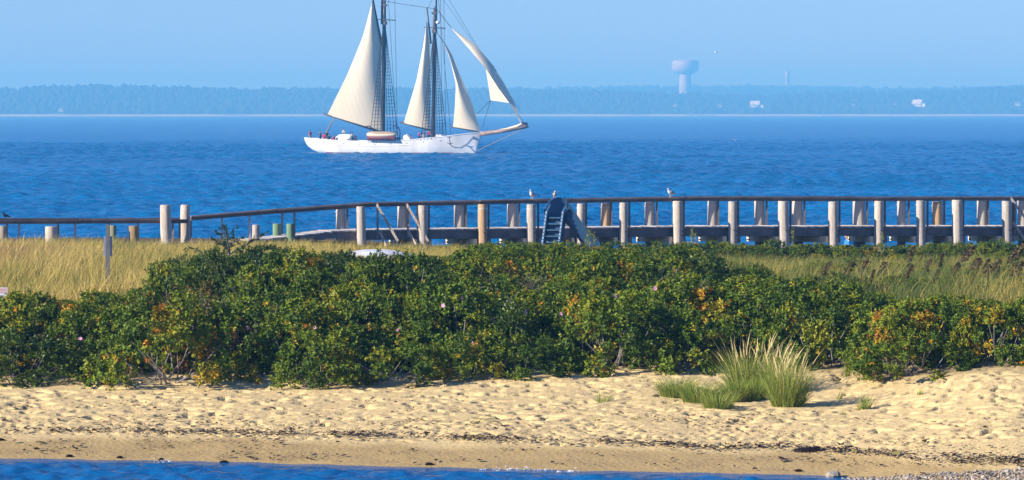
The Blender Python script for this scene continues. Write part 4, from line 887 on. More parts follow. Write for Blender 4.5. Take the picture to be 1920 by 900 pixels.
# people aboard
CREW = [(582, 'stand', 'red', 'khaki', 'person in a red top standing at the schooner stern', -1.0, -0.25, 2.4), (600.5, 'stand', 'grey', 'navy', 'person in a grey shirt near the schooner wheel', 0.2, -0.5, -0.6), (607.5, 'sit', 'red', 'khaki', 'person in a red shirt seated on the aft rail of the schooner', -1.9, 0.25, 1.2),
        (613, 'stand', 'navy', 'khaki', 'person in dark clothes standing in the group aft', 0.6, -0.5, -0.9), (617, 'sit', 'navy', 'navy', 'person in dark clothes seated behind the red shirts', -1.6, 0.1, -1.5), (627, 'sit', 'red', 'navy', 'person in a red shirt leaning just aft of the deckhouse', -2.0, 0.1, 2.6), (644.5, 'sit', 'white', 'grey', 'person seated behind the white deckhouse roof', 1.7, 1.0, -1.5),
        (657.5, 'stand', 'navy', 'navy', 'person in dark clothes forward of the deckhouse', 0.9, -0.35, 0.2), (661, 'stand', 'white', 'navy', 'person in a white shirt forward of the deckhouse', -1.0, -0.45, -0.5), (744.5, 'sit', 'blue', 'navy', 'person in a bright blue top beside the hanging boat', -1.9, 0.2, 0.4), (725, 'sit', 'plum', 'navy', 'person in a purple top seated below the hanging boat', -2.1, -0.15, -0.8),
        (785.5, 'stand', 'plum', 'navy', 'person in a purple top standing abaft the foremast', -0.5, -0.5, 0.6), (791, 'stand', 'navy', 'khaki', 'person in dark clothes standing tall by the foremast', -1.0, -0.15, -0.4), (795, 'sit', 'white', 'navy', 'person in a white top seated by the foremast', -1.6, 0.25, 2.2), (804, 'stand', 'red', 'navy', 'person in a red top close to the foremast', -0.9, -0.5, 1.4)]
bench = MB(); bench.box((0, 0, 0), (1, 1, 1)); BENCH = bench.mesh('bench')
for px, pose, sh_, tr, lab, off, dz, rz in CREW:
    q = on_deck(px, off, 0); h = 0.0
    if pose == 'sit' or dz > 0:
        h = max(0.30, dz + 0.25); obj('deck_box', BENCH, M['white_paint'], ship, q + Vector((0, 0, h / 2)), None, (0.6, 0.7, h))
    q = q + Vector((0, 0, h)); w = S2W(q); person(lab, tuple(w), rz, pose, sh_, tr, True, None)
# person sitting on the far beach under the pier, only the head in view
Y = 163.5; x = px2(1589.5, Y); ZT = pz2(444.5, Y); g0 = gz(x, Y)
pb = person('dark haired bather sitting on the far side of the pier', (x, Y, g0), R(-165), 'sit', 'blue', 'navy', True)
pb.scale = (1, 1, 1); print('bather head should be', ZT - g0, 'is', 0.14 + 0.83)

# ------------------------------------------------------------------ landmarks across the water
x, y, z = hit_far(1285, 168); Yt = y; k_ = Yt / FPX
tw_ = thing('water_tower', 'large pale water tower rising above the hazy far shore', 'water tower', (px2(1285, Yt), Yt, float(hillF(px2(1285, Yt), Yt))))
tz = lambda py: pz2(py, Yt) - tw_.location.z
b = MB(); b.lathe([(24 * k_ * 0.42, tz(140)), (24 * k_ * 0.8, tz(136)), (25 * k_, tz(131)), (25.2 * k_, tz(116)), (22 * k_, tz(113)), (10 * k_, tz(111.5)), (1, tz(111))], 28); obj('tank', b.mesh('tank', True), M['tower'], tw_)
b = MB(); b.lathe([(13.5 * k_, -2), (11.5 * k_, tz(155)), (10.5 * k_, tz(146)), (11 * k_, tz(139.5))], 24); obj('column', b.mesh('column', True), M['tower'], tw_)
Yt = 10300.0; k_ = Yt / FPX; x = px2(1476.5, Yt); t2 = thing('standpipe', 'small slim pale standpipe tower beyond the far tree line', 'tower', (x, Yt, 30))
tz = lambda py: pz2(py, Yt) - 30
b = MB(); b.lathe([(3.6 * k_, -4), (3.4 * k_, tz(146)), (4.4 * k_, tz(143)), (4.4 * k_, tz(136)), (2.5 * k_, tz(134)), (0.5, tz(133.5))], 16); obj('shaft', b.mesh('shaft', True), M['tower'], t2)
b = MB(); b.lathe([(0.6, tz(133.6)), (0.4, tz(130.5))], 6); obj('mast', b.mesh('mast'), M['tower'], t2)
HL = ['tiny pale house low on the far shore before the left wooded hill', 'small pale house in the far woods right of the water tower', 'white gabled house with a long wing on the far wooded slope', 'tiny bright white house alone high in the far woods', 'broad white gabled house in the far woods', 'small pale house in the last stretch of far woods', 'tiny pale cottage between the two white gabled houses', 'faint small house below the water tower']
for (a_, b_, wpx), (hx, hy, hz), lab in zip(HOUSES, hp, HL):
    w = wpx * hy / FPX; d = w * 0.7; h = w * 0.42; t = thing('house', lab, 'house', (hx, hy, hz - 1), R(random.uniform(-35, -10)))
    b = MB(); b.box((0, 0, h / 2), (w, d, h)); b.add([(-w / 2, -d / 2, h), (-w / 2, d / 2, h), (-w / 2, 0, h + d * 0.42), (w / 2, -d / 2, h), (w / 2, d / 2, h), (w / 2, 0, h + d * 0.42)], [(0, 1, 2), (3, 5, 4)])
    if wpx > 15: b.box((w * 0.72, 0, h * 0.4), (w * 0.46, d * 0.7, h * 0.8))
    obj('wall', b.mesh('wall'), M['housewall'], t)
    b = MB(); e = 0.6
    for s_ in (-1, 1):
        b.add([(-w / 2 - e, s_ * (d / 2 + e), h - 0.3), (w / 2 + e, s_ * (d / 2 + e), h - 0.3), (w / 2 + e, 0, h + d * 0.42 + 0.3), (-w / 2 - e, 0, h + d * 0.42 + 0.3), (-w / 2 - e, s_ * (d / 2 + e), h), (w / 2 + e, s_ * (d / 2 + e), h), (w / 2 + e, 0, h + d * 0.42 + 0.6), (-w / 2 - e, 0, h + d * 0.42 + 0.6)], [(0, 1, 2, 3), (4, 5, 6, 7), (0, 1, 5, 4), (0, 3, 7, 4), (1, 2, 6, 5)])
    rf = obj('roof', b.mesh('roof'), M['houseroof'] if wpx < 15 else M['housewall'], t); b = MB(); b.box((w * 0.2, 0, h + d * 0.5), (w * 0.08, w * 0.08, d * 0.35)); obj('chimney', b.mesh('chimney'), M['houseroof'], rf)
    for q in (-0.3, 0.0, 0.3):
        b = MB(); b.box((q * w, -d / 2 - 0.06, h * 0.55), (w * 0.12, 0.1, h * 0.35)); obj('window', b.mesh('window'), M['pane'], t)

# ------------------------------------------------------------------ vegetation
def norm(a): return a / np.maximum(1e-9, np.linalg.norm(a, axis=-1, keepdims=True))
def leaves(P, D, L, W, g, droop=0.15, fold=0.25, hint=None):
    """folded leaf blades: P base (n,3), D direction (n,3), L length, W width -> 4 verts, 2 triangles each"""
    n = len(P); up = (np.tile([0, 0, 1.0], (n, 1)) if hint is None else hint) + g.normal(0, 0.30, (n, 3)); S_ = norm(np.cross(D, up)); N_ = np.cross(S_, D)
    mid = P + D * (L * 0.5)[:, None]; tip = P + D * L[:, None] - np.array([0, 0, 1.0]) * (droop * L)[:, None]
    a = mid + S_ * (W / 2)[:, None] + N_ * (fold * W)[:, None]; b = mid - S_ * (W / 2)[:, None] + N_ * (fold * W)[:, None]
    V_ = np.stack([P, a, tip, b], 1).reshape(-1, 3); i = np.arange(n)[:, None] * 4
    return V_, np.concatenate([i + [0, 2, 1], i + [0, 3, 2]], 0).reshape(-1, 3)
def rand_dirs(g, n, upw=0.35):
    d = g.normal(0, 1, (n, 3)); d = norm(d); d[:, 2] += upw; return norm(d)
def bush_mesh(seed, kind, nclump=25, shoots=34, K=13):
    g = np.random.default_rng(seed); Rb, H = 1.12, 1.18; C = []; RC = []
    while len(C) < nclump:
        q = len(C) / nclump
        if q < 0.42: r = g.uniform(0.72, 1.02) * Rb; z = g.uniform(0.06, 0.38)
        else: r = math.sqrt(g.random()) * 0.85 * Rb; z = H * (1 - (r / Rb) ** 2) ** 0.6 * g.uniform(0.62, 0.98) + 0.02
        a = g.uniform(0, 6.283); c = np.array([r * math.cos(a), r * math.sin(a), z])
        if C and min(np.linalg.norm(c - k) for k in C) < 0.30: 
            if g.random() < 0.9: continue
        C.append(c); RC.append(g.uniform(0.17, 0.40) if kind != 'bay' else g.uniform(0.2, 0.42))
    P = []; D = []; T = []; Ls = []; Ws = []; Hn = []
    for c, rc in zip(C, RC):
        ns = int(shoots * (rc / 0.27) ** 1.8); d = rand_dirs(g, ns, 0.45); out = norm((c * [1, 1, 0.5])[None]); d = norm(d + out * 0.45)
        tip = c + d * rc * g.uniform(0.55, 1.08, (ns, 1)); sd = norm(d + np.array([0, 0, 0.9 if kind == 'bay' else 0.45]))
        if kind == 'rose': ct = g.uniform(0.08, 0.52) if g.random() > 0.09 else g.uniform(0.52, 0.78)
        elif kind == 'gold': ct = g.uniform(0.22, 0.55) if g.random() > 0.28 else g.uniform(0.58, 0.82)
        elif kind == 'russet': ct = g.uniform(0.2, 0.85)
        else: ct = g.uniform(0.18, 0.62)
        st = ct + g.normal(0, 0.10, ns)
        hot = g.random(ns) < (0.03 if kind in ('rose', 'gold') else 0.0); st[hot] = g.uniform(0.7, 0.98, hot.sum())
        for k in range(K):
            back = g.uniform(0, 0.13, ns); th = g.uniform(0, 6.283, ns); ang = g.uniform(0.55, 1.5, ns) if kind != 'bay' else g.uniform(0.25, 1.1, ns)
            u = norm(np.cross(sd, g.normal(0, 1, (ns, 3)))); dd = norm(sd * np.cos(ang)[:, None] + u * np.sin(ang)[:, None])
            P.append(tip - sd * back[:, None]); D.append(dd); T.append(st + g.normal(0, 0.06, ns)); Hn.append(d * 0.8 + sd * 0.4)
            ln = g.uniform(0.045, 0.075, ns) if kind != 'bay' else g.uniform(0.055, 0.09, ns); Ls.append(ln); Ws.append(ln * (g.uniform(0.5, 0.7, ns) if kind != 'bay' else g.uniform(0.34, 0.46, ns)))
    P = np.concatenate(P); D = np.concatenate(D); T = np.clip(np.concatenate(T), 0, 1); V_, F_ = leaves(P, D, np.concatenate(Ls), np.concatenate(Ws), g, 0.1, 0.2, np.concatenate(Hn))
    keep = V_[:, 2].reshape(-1, 4).min(1) > -0.12
    me = mesh_np('foliage', V_, F_[np.tile(keep, 2)], {'tint': np.repeat(T, 4)}, False)
    b = MB(); gg = random.Random(seed)
    for c in C[: nclump]:
        c = Vector(c); o_ = Vector((gg.uniform(-0.25, 0.25), gg.uniform(-0.25, 0.25), -0.15)); m_ = o_.lerp(c, 0.55) + Vector((gg.uniform(-0.1, 0.1), gg.uniform(-0.1, 0.1), -0.08)); b.tube([o_, m_, c], [0.016, 0.011, 0.005], 4, caps=False)
    return me, b.mesh('stem')
def twig_mesh(seed, h=1.1, spread=0.8, n0=9, thick=0.014):
    gg = random.Random(seed); b = MB()
    def grow(p, d, ln, r, lev):
        q = p + d * ln * 0.5 + Vector((gg.gauss(0, .06), gg.gauss(0, .06), gg.gauss(0, .03))) * ln; e = q + (d + Vector((gg.gauss(0, .3), gg.gauss(0, .3), gg.gauss(0, .2)))).normalized() * ln * 0.5
        b.tube([p, q, e], [r, r * 0.8, r * 0.6], 4 if lev < 2 else 3, caps=False)
        if lev < 3:
            for k in range(gg.choice((2, 3, 3)) if lev < 2 else 3):
                s_ = p.lerp(e, gg.uniform(0.45, 1.0)) if k else e
                grow(s_, (d + Vector((gg.gauss(0, .6), gg.gauss(0, .6), gg.gauss(0.05, .4)))).normalized(), ln * gg.uniform(0.5, 0.75), r * 0.6, lev + 1)
    for k in range(n0):
        a = gg.uniform(0, 6.28); grow(Vector((0.15 * math.cos(a), 0.15 * math.sin(a), -0.1)), Vector((spread * math.cos(a), spread * math.sin(a), gg.uniform(0.5, 1.3))).normalized(), h * gg.uniform(0.35, 0.5), thick, 0)
    return b.mesh('branches')
PROTO = {'rose': [bush_mesh(100 + k, 'rose') for k in range(4)], 'gold': [bush_mesh(200 + k, 'gold') for k in range(3)], 'russet': [bush_mesh(300 + k, 'russet', 20, 22, 9) for k in range(2)], 'bay': [bush_mesh(400 + k, 'bay', 20, 32, 15) for k in range(4)]}
TWIGS = [twig_mesh(500 + k) for k in range(3)]
LMAT = {'rose': M['leaf_rose'], 'gold': M['leaf_rose'], 'russet': M['leaf_red'], 'bay': M['leaf_bay']}
LAB = {'rose': ('rose_bush', 'green beach rose bush flecked with yellow leaves in the dune thicket', 'green beach rose bushes'), 'gold': ('rose_bush', 'beach rose bush turning yellow and orange in the dune thicket', 'yellowing beach rose bushes'),
       'russet': ('rose_bush', 'russet brown withering bush among the green dune thicket', 'russet withering bushes'), 'bay': ('bayberry_bush', 'glossy dark green bayberry bush on the dune crest', 'dark bayberry bushes'), 'twig': ('bare_shrub', 'leafless grey twiggy shrub among the dune thicket', 'bare grey shrubs')}
ZONES = [(130, 'before the red lettered notice'), (285, 'before the grey metal sign'), (385, 'before the two tall piles'), (500, 'around the juniper'), (600, 'before the low green piles'), (800, 'before the white dinghy'), (945, 'before the orange stained pile'), (1130, 'before the blue slide'), (1320, 'before the lone white gull'), (1545, 'behind the seeding grass'), (1700, 'behind the slender sand tuft'), (9999, 'before the plumed reeds')]
LOOK = {'rose': 'green beach rose bush', 'gold': 'yellowing orange rose bush', 'russet': 'russet brown withering bush', 'bay': 'glossy dark green bayberry bush', 'twig': 'leafless grey twiggy shrub'}
def place_words(x, y):
    px = 960 + FPX * x / y; z_ = next(w for lim, w in ZONES if px < lim); u = y - front_Y(x)
    return ('at the sand edge ' if u < 2.2 else 'on the lower dune face ' if u < 8 else 'on the upper dune face ' if u < 17 else 'along the dune crest ') + z_
def bush(kind, x, y, s, h, k, rz, low=0.06):
    nm, lab, grp = LAB[kind]; lab = LOOK[kind] + ' ' + place_words(x, y); grp = lab; t = thing(nm, lab, 'bush', (x, y, gz(x, y) - low), rz, grp, (s, s, h))
    if kind == 'twig': obj('branches', TWIGS[k % 3], M['deadwood'] if k % 2 else M['twig'], t)
    else:
        fo, st = PROTO[kind][k % len(PROTO[kind])]; obj('foliage', fo, LMAT[kind], t); obj('stem', st, M['twig'], t)
    return t
sky_px = np.array([(-200, 545), (0, 543), (60, 553), (110, 549), (150, 558), (200, 546), (240, 541), (280, 516), (320, 490), (350, 472), (400, 462), (450, 464), (500, 464), (560, 468), (620, 467), (650, 472), (700, 475), (760, 480), (800, 487), (830, 477), (860, 463), (900, 459), (960, 460), (1040, 464), (1100, 465), (1200, 463), (1290, 464), (1320, 490), (1380, 502), (1450, 514), (1530, 522), (1600, 541), (1650, 553), (1700, 562), (1750, 560), (1800, 552), (1860, 560), (1920, 552), (2120, 550)], float)
base_px = np.array([(-200, 718), (0, 717), (150, 713), (300, 722), (450, 722), (600, 730), (680, 722), (800, 710), (900, 712), (1000, 706), (1100, 704), (1200, 717), (1300, 712), (1450, 692), (1550, 682), (1650, 698), (1760, 714), (1850, 695), (1910, 718), (2120, 715)], float)
front_line = np.array([hit_ground(a, b + 6) for a, b in base_px])
def front_Y(x): return float(np.interp(x, front_line[:, 0], front_line[:, 1]))
back_px = np.array([(-200, 96), (260, 97), (330, 106), (420, 111), (800, 112), (860, 116), (1290, 116), (1330, 108), (1450, 104), (1560, 101), (1650, 97), (2120, 97)], float)
gb = random.Random(11); nb = {}
spots = []
yv = 80.0
while yv < 117:
    step = 1.5 if yv < 92 else 1.75
    xx = -0.162 * yv + gb.uniform(0, step)
    while xx < 0.162 * yv:
        spots.append((xx + gb.uniform(-0.5, 0.5), yv + gb.uniform(-0.6, 0.6))); xx += step
    yv += 1.4 if yv < 92 else 2.2
for x, y in spots:
    px = 960 + FPX * x / y
    if y < front_Y(x) + 0.75 or y > np.interp(px, back_px[:, 0], back_px[:, 1]): continue
    if y < front_Y(x) + 1.9: y = front_Y(x) + gb.uniform(0.8, 1.05); 
    g0 = gz(x, y); top = pz2(float(np.interp(px, sky_px[:, 0], sky_px[:, 1])) + gb.uniform(-2, 12), y); h = gb.choice((gb.uniform(0.6, 0.9), gb.uniform(0.9, 1.15), gb.uniform(1.1, 1.35))); s = gb.uniform(0.8, 1.3)
    h = min(h, (top - g0) / 1.22)
    if h < 0.34: continue
    s = min(s, 0.55 + 0.7 * h)
    py = HOR + FPX * (CAM_H - (g0 + h)) / y
    r = gb.random()
    if 300 < px < 830 and py < 565 and y > 93.5: kind = 'bay' if r < 0.94 else ('twig' if r < 0.95 else 'gold')
    elif 830 <= px < 1310 and py < 520: kind = 'rose' if r < 0.55 else 'gold' if r < 0.72 else 'bay' if r < 0.90 else 'twig' if r < 0.96 else 'russet'
    elif px < 330: kind = 'rose' if r < 0.68 else 'gold' if r < 0.76 else 'russet' if r < 0.79 else 'bay' if r < 0.94 else 'twig'
    elif px > 1250: kind = 'gold' if r < 0.26 else 'rose' if r < 0.90 else 'russet' if r < 0.94 else 'twig'
    else: kind = 'rose' if r < 0.74 else 'gold' if r < 0.86 else 'russet' if r < 0.905 else 'twig' if r < 0.955 else 'bay'
    kind = 'rose' if kind == 'twig' and y < front_Y(x) + 2.5 else kind; nb[kind] = nb.get(kind, 0) + 1
    bush(kind, x, y, s, h, gb.randrange(12), gb.uniform(0, 6.28))
print('bushes', nb)
# a low green hedge of roses close in front of the pier, right half
hedge = []
for px in np.arange(842, 2200, 21):
    y = 146.5 + 0.0022 * (px - 960) * 1.0 + gb.uniform(-1.2, 1.2); x = px2(px + gb.uniform(-8, 8), y); g0 = gz(x, y); top = pz2(float(np.interp(px, [842, 900, 1290, 1330, 1500, 1700, 1800, 1920], [456, 454, 455, 452, 455, 458, 452, 454])) + gb.uniform(-3, 5), y)
    h = (top - g0) / 1.2
    t = bush('rose' if gb.random() < 0.75 else 'gold', x, y, gb.uniform(0.75, 1.0), max(0.3, h), gb.randrange(12), gb.uniform(0, 6.28)); zw = next(w for lim, w in ((945, 'by the orange stained front pile'), (1130, 'by the foot of the blue slide'), (1320, 'below the lone white gull'), (1545, 'left of the bather'), (1700, 'around the bather'), (9999, 'behind the plumed reeds')) if px < lim); t['label'] = 'low rose bush in the strip beside the pier ' + zw; t['group'] = t['label']
# low bushes dotted through the right hand meadow
for k in range(60):
    px = gb.uniform(1310, 1980); y = gb.uniform(104, 142); x = px2(px, y); g0 = gz(x, y); h = gb.uniform(0.35, 0.62); top = pz2(468, y); h = min(h, (top - g0) / 1.2)
    if h < 0.25: continue
    t = bush(gb.choice(('rose', 'rose', 'bay', 'gold')), x, y, gb.uniform(0.6, 1.0), h, gb.randrange(12), gb.uniform(0, 6.28)); t['label'] = 'low leafy bush half sunk in the rough grass of the meadow'; t['group'] = 'low bushes in the right hand meadow'
for px, py, kind in ((1430, 512, 'bay'), (1470, 516, 'twig'), (1505, 508, 'bay'), (1535, 516, 'twig'), (1560, 522, 'bay'), (1600, 520, 'rose'), (1380, 500, 'gold'), (1640, 545, 'bay'), (1700, 552, 'twig'), (1790, 540, 'russet')):
    y = 103.0 + gb.uniform(0, 4); x = px2(px, y); g0 = gz(x, y); h = max(0.4, (pz2(py, y) - g0) / 1.2)
    t = bush(kind, x, y, gb.uniform(0.9, 1.2), h, gb.randrange(12), gb.uniform(0, 6)); t['label'] = LOOK[kind] + ' where the thicket meets the rough meadow'; t['group'] = t['label']
# dead shrubs seen clearly: silver branches on the dune face
for px, py, s, lab in ((462, 640, 1.5, 'silver dead shrub with forked bare branches below the bayberries'), (880, 640, 1.5, 'wide grey dead shrub in the middle of the thicket'), (715, 716, 0.55, 'low tangle of bare branches at the edge of the sand'), (235, 718, 0.5, 'sprawling bare branches reaching over the sand'), (1690, 670, 1.1, 'thin upright bare stems among the yellowing roses')):
    x, y = hit_ground(px, py); t = bush('twig', x, y, s, s, 1, gb.uniform(0, 6)); t['label'] = lab; del t['group']
# juniper
Y = 109.0; x = px2(428, Y); g0 = gz(x, Y); zt = pz2(419, Y) - g0
ju = thing('juniper_tree', 'small dark juniper with ragged side branches on the dune crest', 'tree', (x, Y, g0 - 0.05))
b = MB(); b.tube([(0, 0, -0.2), (0.02, 0, zt * 0.5), (-0.08, 0, zt * 0.93)], [0.05, 0.035, 0.01], 6); P = []; D = []
gj = np.random.default_rng(9)
limbs = [(0.35, 2.9, 1.15, 0.25), (0.42, 0.25, 1.2, 0.55), (0.55, 3.3, 0.5, 0.6), (0.62, 0.1, 0.42, 0.5), (0.72, 3.0, 0.35, 0.8), (0.5, 1.5, 0.5, 0.4), (0.5, 4.6, 0.6, 0.4), (0.8, 0.4, 0.28, 0.9), (0.28, 3.6, 1.25, 0.12), (0.3, 5.6, 0.9, 0.25), (0.86, 2.6, 0.2, 1.0), (0.66, 5.2, 0.4, 0.6), (0.2, 0.1, 1.0, 0.2), (0.25, 2.6, 1.0, 0.15)]
for f, a, ln, rise in limbs:
    o_ = np.array([0, 0, zt * f]); d = np.array([math.cos(a), math.sin(a), rise]); d /= np.linalg.norm(d); e = o_ + d * ln; b.tube([o_, o_ + d * ln * 0.5, e], [0.018, 0.012, 0.005], 4)
    for k in range(int(ln * 16)):
        t = gj.uniform(0.15, 1.0); q = o_ + d * ln * t; sd = norm(d + gj.normal(0, 0.6, 3)); sl = gj.uniform(0.07, 0.2) * (1.2 - 0.5 * t)
        for m_ in np.linspace(0.1, 1, 11):
            for _ in range(3): P.append(q + sd * sl * m_); D.append(norm(sd + gj.normal(0, 0.7, 3)))
for m_ in np.linspace(0.25, 1, 60):
    for _ in range(14): P.append(np.array([-0.08 * m_, 0, zt * m_]) + gj.normal(0, 0.05, 3) * (1.6 - m_)); D.append(norm(gj.normal(0, 0.6, 3) + [0, 0, 0.8]))
P = np.array(P); D = np.array(D); Vj, Fj = leaves(P, D, gj.uniform(0.03, 0.06, len(P)), gj.uniform(0.012, 0.02, len(P)), gj)
obj('trunk', b.mesh('trunk'), M['twig'], ju); obj('crown', mesh_np('crown', Vj, Fj, {'tint': np.repeat(gj.random(len(P)), 4)}), M['juniper'], ju)

# pink blooms: on the bush that shows at that spot
bpy.context.view_layer.update(); dg = bpy.context.evaluated_depsgraph_get()
fb = MB()
for k in range(5):
    a = 2 * math.pi * k / 5; c, s_ = math.cos(a), math.sin(a); fb.add([(0, 0, 0), (c * .05 - s_ * .03, s_ * .05 + c * .03, .014), (c * .075, s_ * .075, .02), (c * .05 + s_ * .03, s_ * .05 - c * .03, .014)], [(0, 3, 2, 1)])
fb.lathe([(0.018, 0.0), (0.016, 0.016), (0.006, 0.02)], 6); BLOOM = fb.mesh('bloom')
for px, py in ((151, 635), (464, 615), (590, 615), (831, 573), (867, 559), (985, 586), (1051, 590), (888, 643), (746, 620), (1155, 556), (925, 600), (1228, 541)):
    o_ = Vector((0, 0, CAM_H)); d = Vector(((px - 960) / FPX, 1, -(py - HOR) / FPX)).normalized(); ok, loc, nrm, fi, ob, mx = scene.ray_cast(dg, o_ + d * 70, d)
    if not ok or ob.parent is None or ob.name.split('.')[0] not in ('foliage', 'stem'): continue
    rt = ob.parent; lp = rt.matrix_world.inverted() @ (loc - d * 0.05)
    f = obj('bloom', BLOOM, M['petal'], rt, lp, (R(75), 0, R(gb.uniform(-30, 10)) - rt.rotation_euler.z), tuple(0.62 / v for v in rt.scale)); f['label'] = 'pink rose bloom'

# ------------------------------------------------------------------ grass
def blades(P, Hh, lean, W, tint, g, seg=3, curve=0.5):
    """tapered bent blades: P roots (n,3), heights, lean vectors (n,2), widths"""
    n = len(P); ang = g.uniform(0, 6.283, n); S_ = np.stack([np.cos(ang), np.sin(ang), 0 * ang], 1); rowsv = []
    for k in range(seg + 1):
        t = k / seg; c = P + np.stack([lean[:, 0] * t ** (1 + curve), lean[:, 1] * t ** (1 + curve), Hh * t * (1 - 0.12 * t)], 1); w = (W * (1 - t ** 1.6 * 0.93) / 2)[:, None]; rowsv += [c - S_ * w, c + S_ * w]
    m = 2 * (seg + 1); V_ = np.stack(rowsv, 1).reshape(-1, 3); i = np.arange(n)[:, None] * m; F_ = np.concatenate([i + [2 * k, 2 * k + 1, 2 * k + 3, 2 * k + 2] for k in range(seg)], 0)
    return V_, F_, np.repeat(tint, m)
def field(name, label, pxr, yr, n, h, density, tintf, m, seed, wind=0.16, w=(0.010, 0.022), hcap=None):
    g = np.random.default_rng(seed); Y_ = g.uniform(yr[0], yr[1], n * 3); px = g.uniform(pxr[0], pxr[1], n * 3); X_ = (px - 960) / FPX * Y_
    keep = g.random(n * 3) < density(px, X_, Y_); X_, Y_, px = X_[keep][:n], Y_[keep][:n], px[keep][:n]; k = len(X_)
    hh = g.uniform(h[0], h[1], k) * (0.2 + 1.7 * fbm(X_ * 1.5, Y_ * 0.9, seed, 3)) * np.where(g.random(k) < 0.06, 1.35, 1.0); z = ground_z(X_, Y_) - 0.02
    if hcap is not None: hh = np.minimum(hh, np.maximum(0.12, hcap(px, Y_, g) - z)); hh = np.where((np.abs(px - 203) < 14) & (Y_ > 99) & (Y_ < 107.5), np.minimum(hh, np.maximum(0.1, pz2(524 + g.normal(0, 6, k), Y_) - z)), hh)
    ln = np.stack([hh * (wind + g.normal(0, 0.30, k)), hh * g.normal(0.05, 0.2, k)], 1)
    V_, F_, T_ = blades(np.stack([X_, Y_, z], 1), hh, ln, g.uniform(w[0], w[1], k), np.clip(tintf(px, X_, Y_, g, k), 0, 1), g)
    return stuff(name, mesh_np(name, V_, F_, {'tint': T_}), m, label, 'grass')
def patch(px, X_, Y_, seed, sc=0.35): return fbm(X_ * sc, Y_ * sc * 0.35, seed, 3)
field('dune_grass', 'tall golden dune grass filling the meadow behind the left bushes', (-300, 470), (97, 147), 62000, (0.55, 0.95), lambda px, X_, Y_: np.where(Y_ > np.interp(px, back_px[:, 0], back_px[:, 1]) - 1.5, 1.0, 0.0),
      lambda px, X_, Y_, g, k: 0.48 + 0.9 * (patch(px, X_, Y_, 61, 1.2) - 0.44) + g.normal(0, 0.17, k) + 0.45 * smooth(0.32, 0.5, patch(px, X_, Y_, 67, 0.5)) * smooth(116, 126, Y_) * (1 - smooth(137, 142, Y_)) * (1 - smooth(90, 210, px)) - 0.18 * smooth(0.5, 0.65, patch(px, X_, Y_, 63, 0.8)), M['grass_gold'], 61,
      hcap=lambda px, Y_, g: pz2(np.interp(px, [-200, 100, 200, 300, 330, 480], [441, 441, 446, 452, 452, 448]) + g.normal(4, 7, len(px)), Y_))
field('ramp_grass', 'pale green and straw grass growing along the pier ramp', (455, 880), (112, 147), 21000, (0.5, 0.9), lambda px, X_, Y_: np.where((Y_ > np.interp(px, back_px[:, 0], back_px[:, 1])) & ~((px > 625) & (px < 790) & (Y_ > 128.5) & (Y_ < 135.5)), 1.0, 0.0),
      lambda px, X_, Y_, g, k: 0.42 + 0.5 * (patch(px, X_, Y_, 71) - 0.44) + g.normal(0, 0.16, k), M['grass_gold'], 71,
      hcap=lambda px, Y_, g: pz2(np.where(Y_ < 134, np.interp(px, [455, 640, 660, 770, 790, 880], [458, 459, 474, 474, 462, 462]), np.interp(px, [455, 560, 700, 780, 880], [447, 447, 452, 448, 452])) + g.normal(3, 5, len(px)), Y_))
field('meadow_grass', 'rough straw and green grass behind the right hand bushes', (1285, 2260), (97, 147), 52000, (0.5, 0.95), lambda px, X_, Y_: np.where(Y_ > np.interp(px, back_px[:, 0], back_px[:, 1]) - 2, 0.55 + 0.45 * (patch(px, X_, Y_, 5) > 0.4), 0.0),
      lambda px, X_, Y_, g, k: 0.06 + 1.3 * (patch(px, X_, Y_, 81, 0.6) - 0.44) + g.normal(0, 0.16, k) + 0.75 * (g.random(k) < 0.05), M['grass_gold'], 81,
      hcap=lambda px, Y_, g: pz2(np.where(Y_ > 132, 474, 464) + g.normal(6, 6, len(px)), Y_))
# leaning reeds with dark plumes
gr = random.Random(5)
def reed_mesh(seed):
    g = np.random.default_rng(seed); b = MB(); H_ = 1.55; ln = 0.55
    path = [Vector((ln * t ** 1.8, 0, H_ * t)) for t in np.linspace(0, 1, 7)]; b.tube(path, [0.008] * 5 + [0.006, 0.004], 4)
    P = []; D = []; T = []
    for k in range(260):
        t = g.uniform(0.70, 1.03); c = np.array([ln * t ** 1.8, 0, H_ * t]); fall = g.uniform(0.02, 0.10) * (1.3 - abs(t - 0.88) * 6)
        P.append(c + g.normal(0, 0.012, 3)); D.append(norm(np.array([0.75, 0, 0.55]) + g.normal(0, 0.35, 3))); T.append(g.random())
    Vp, Fp = leaves(np.array(P), np.array(D), g.uniform(0.10, 0.24, len(P)), np.full(len(P), 0.022), g, 0.5)
    plume = mesh_np('plume', Vp, Fp, {'tint': np.repeat(T, 4)})
    P = []; D = []
    for k in range(9):
        t = 0.2 + 0.062 * k; P.append(np.array([ln * t ** 1.8, 0, H_ * t])); a = g.uniform(-0.8, 0.8); D.append(norm(np.array([math.cos(a), math.sin(a) * 0.7, g.uniform(0.3, 0.9)])))
    Vl, Fl = leaves(np.array(P), np.array(D), g.uniform(0.3, 0.5, 9), np.full(9, 0.026), g, 0.35)
    return b.mesh('stalk'), plume, mesh_np('leaf', Vl, Fl, {'tint': np.repeat(g.random(9), 4)})
REEDS = [reed_mesh(900 + k) for k in range(4)]
REEDSTALK = M['reed']
for me in REEDS:
    me[0].attributes.new('tint', 'FLOAT', 'POINT')
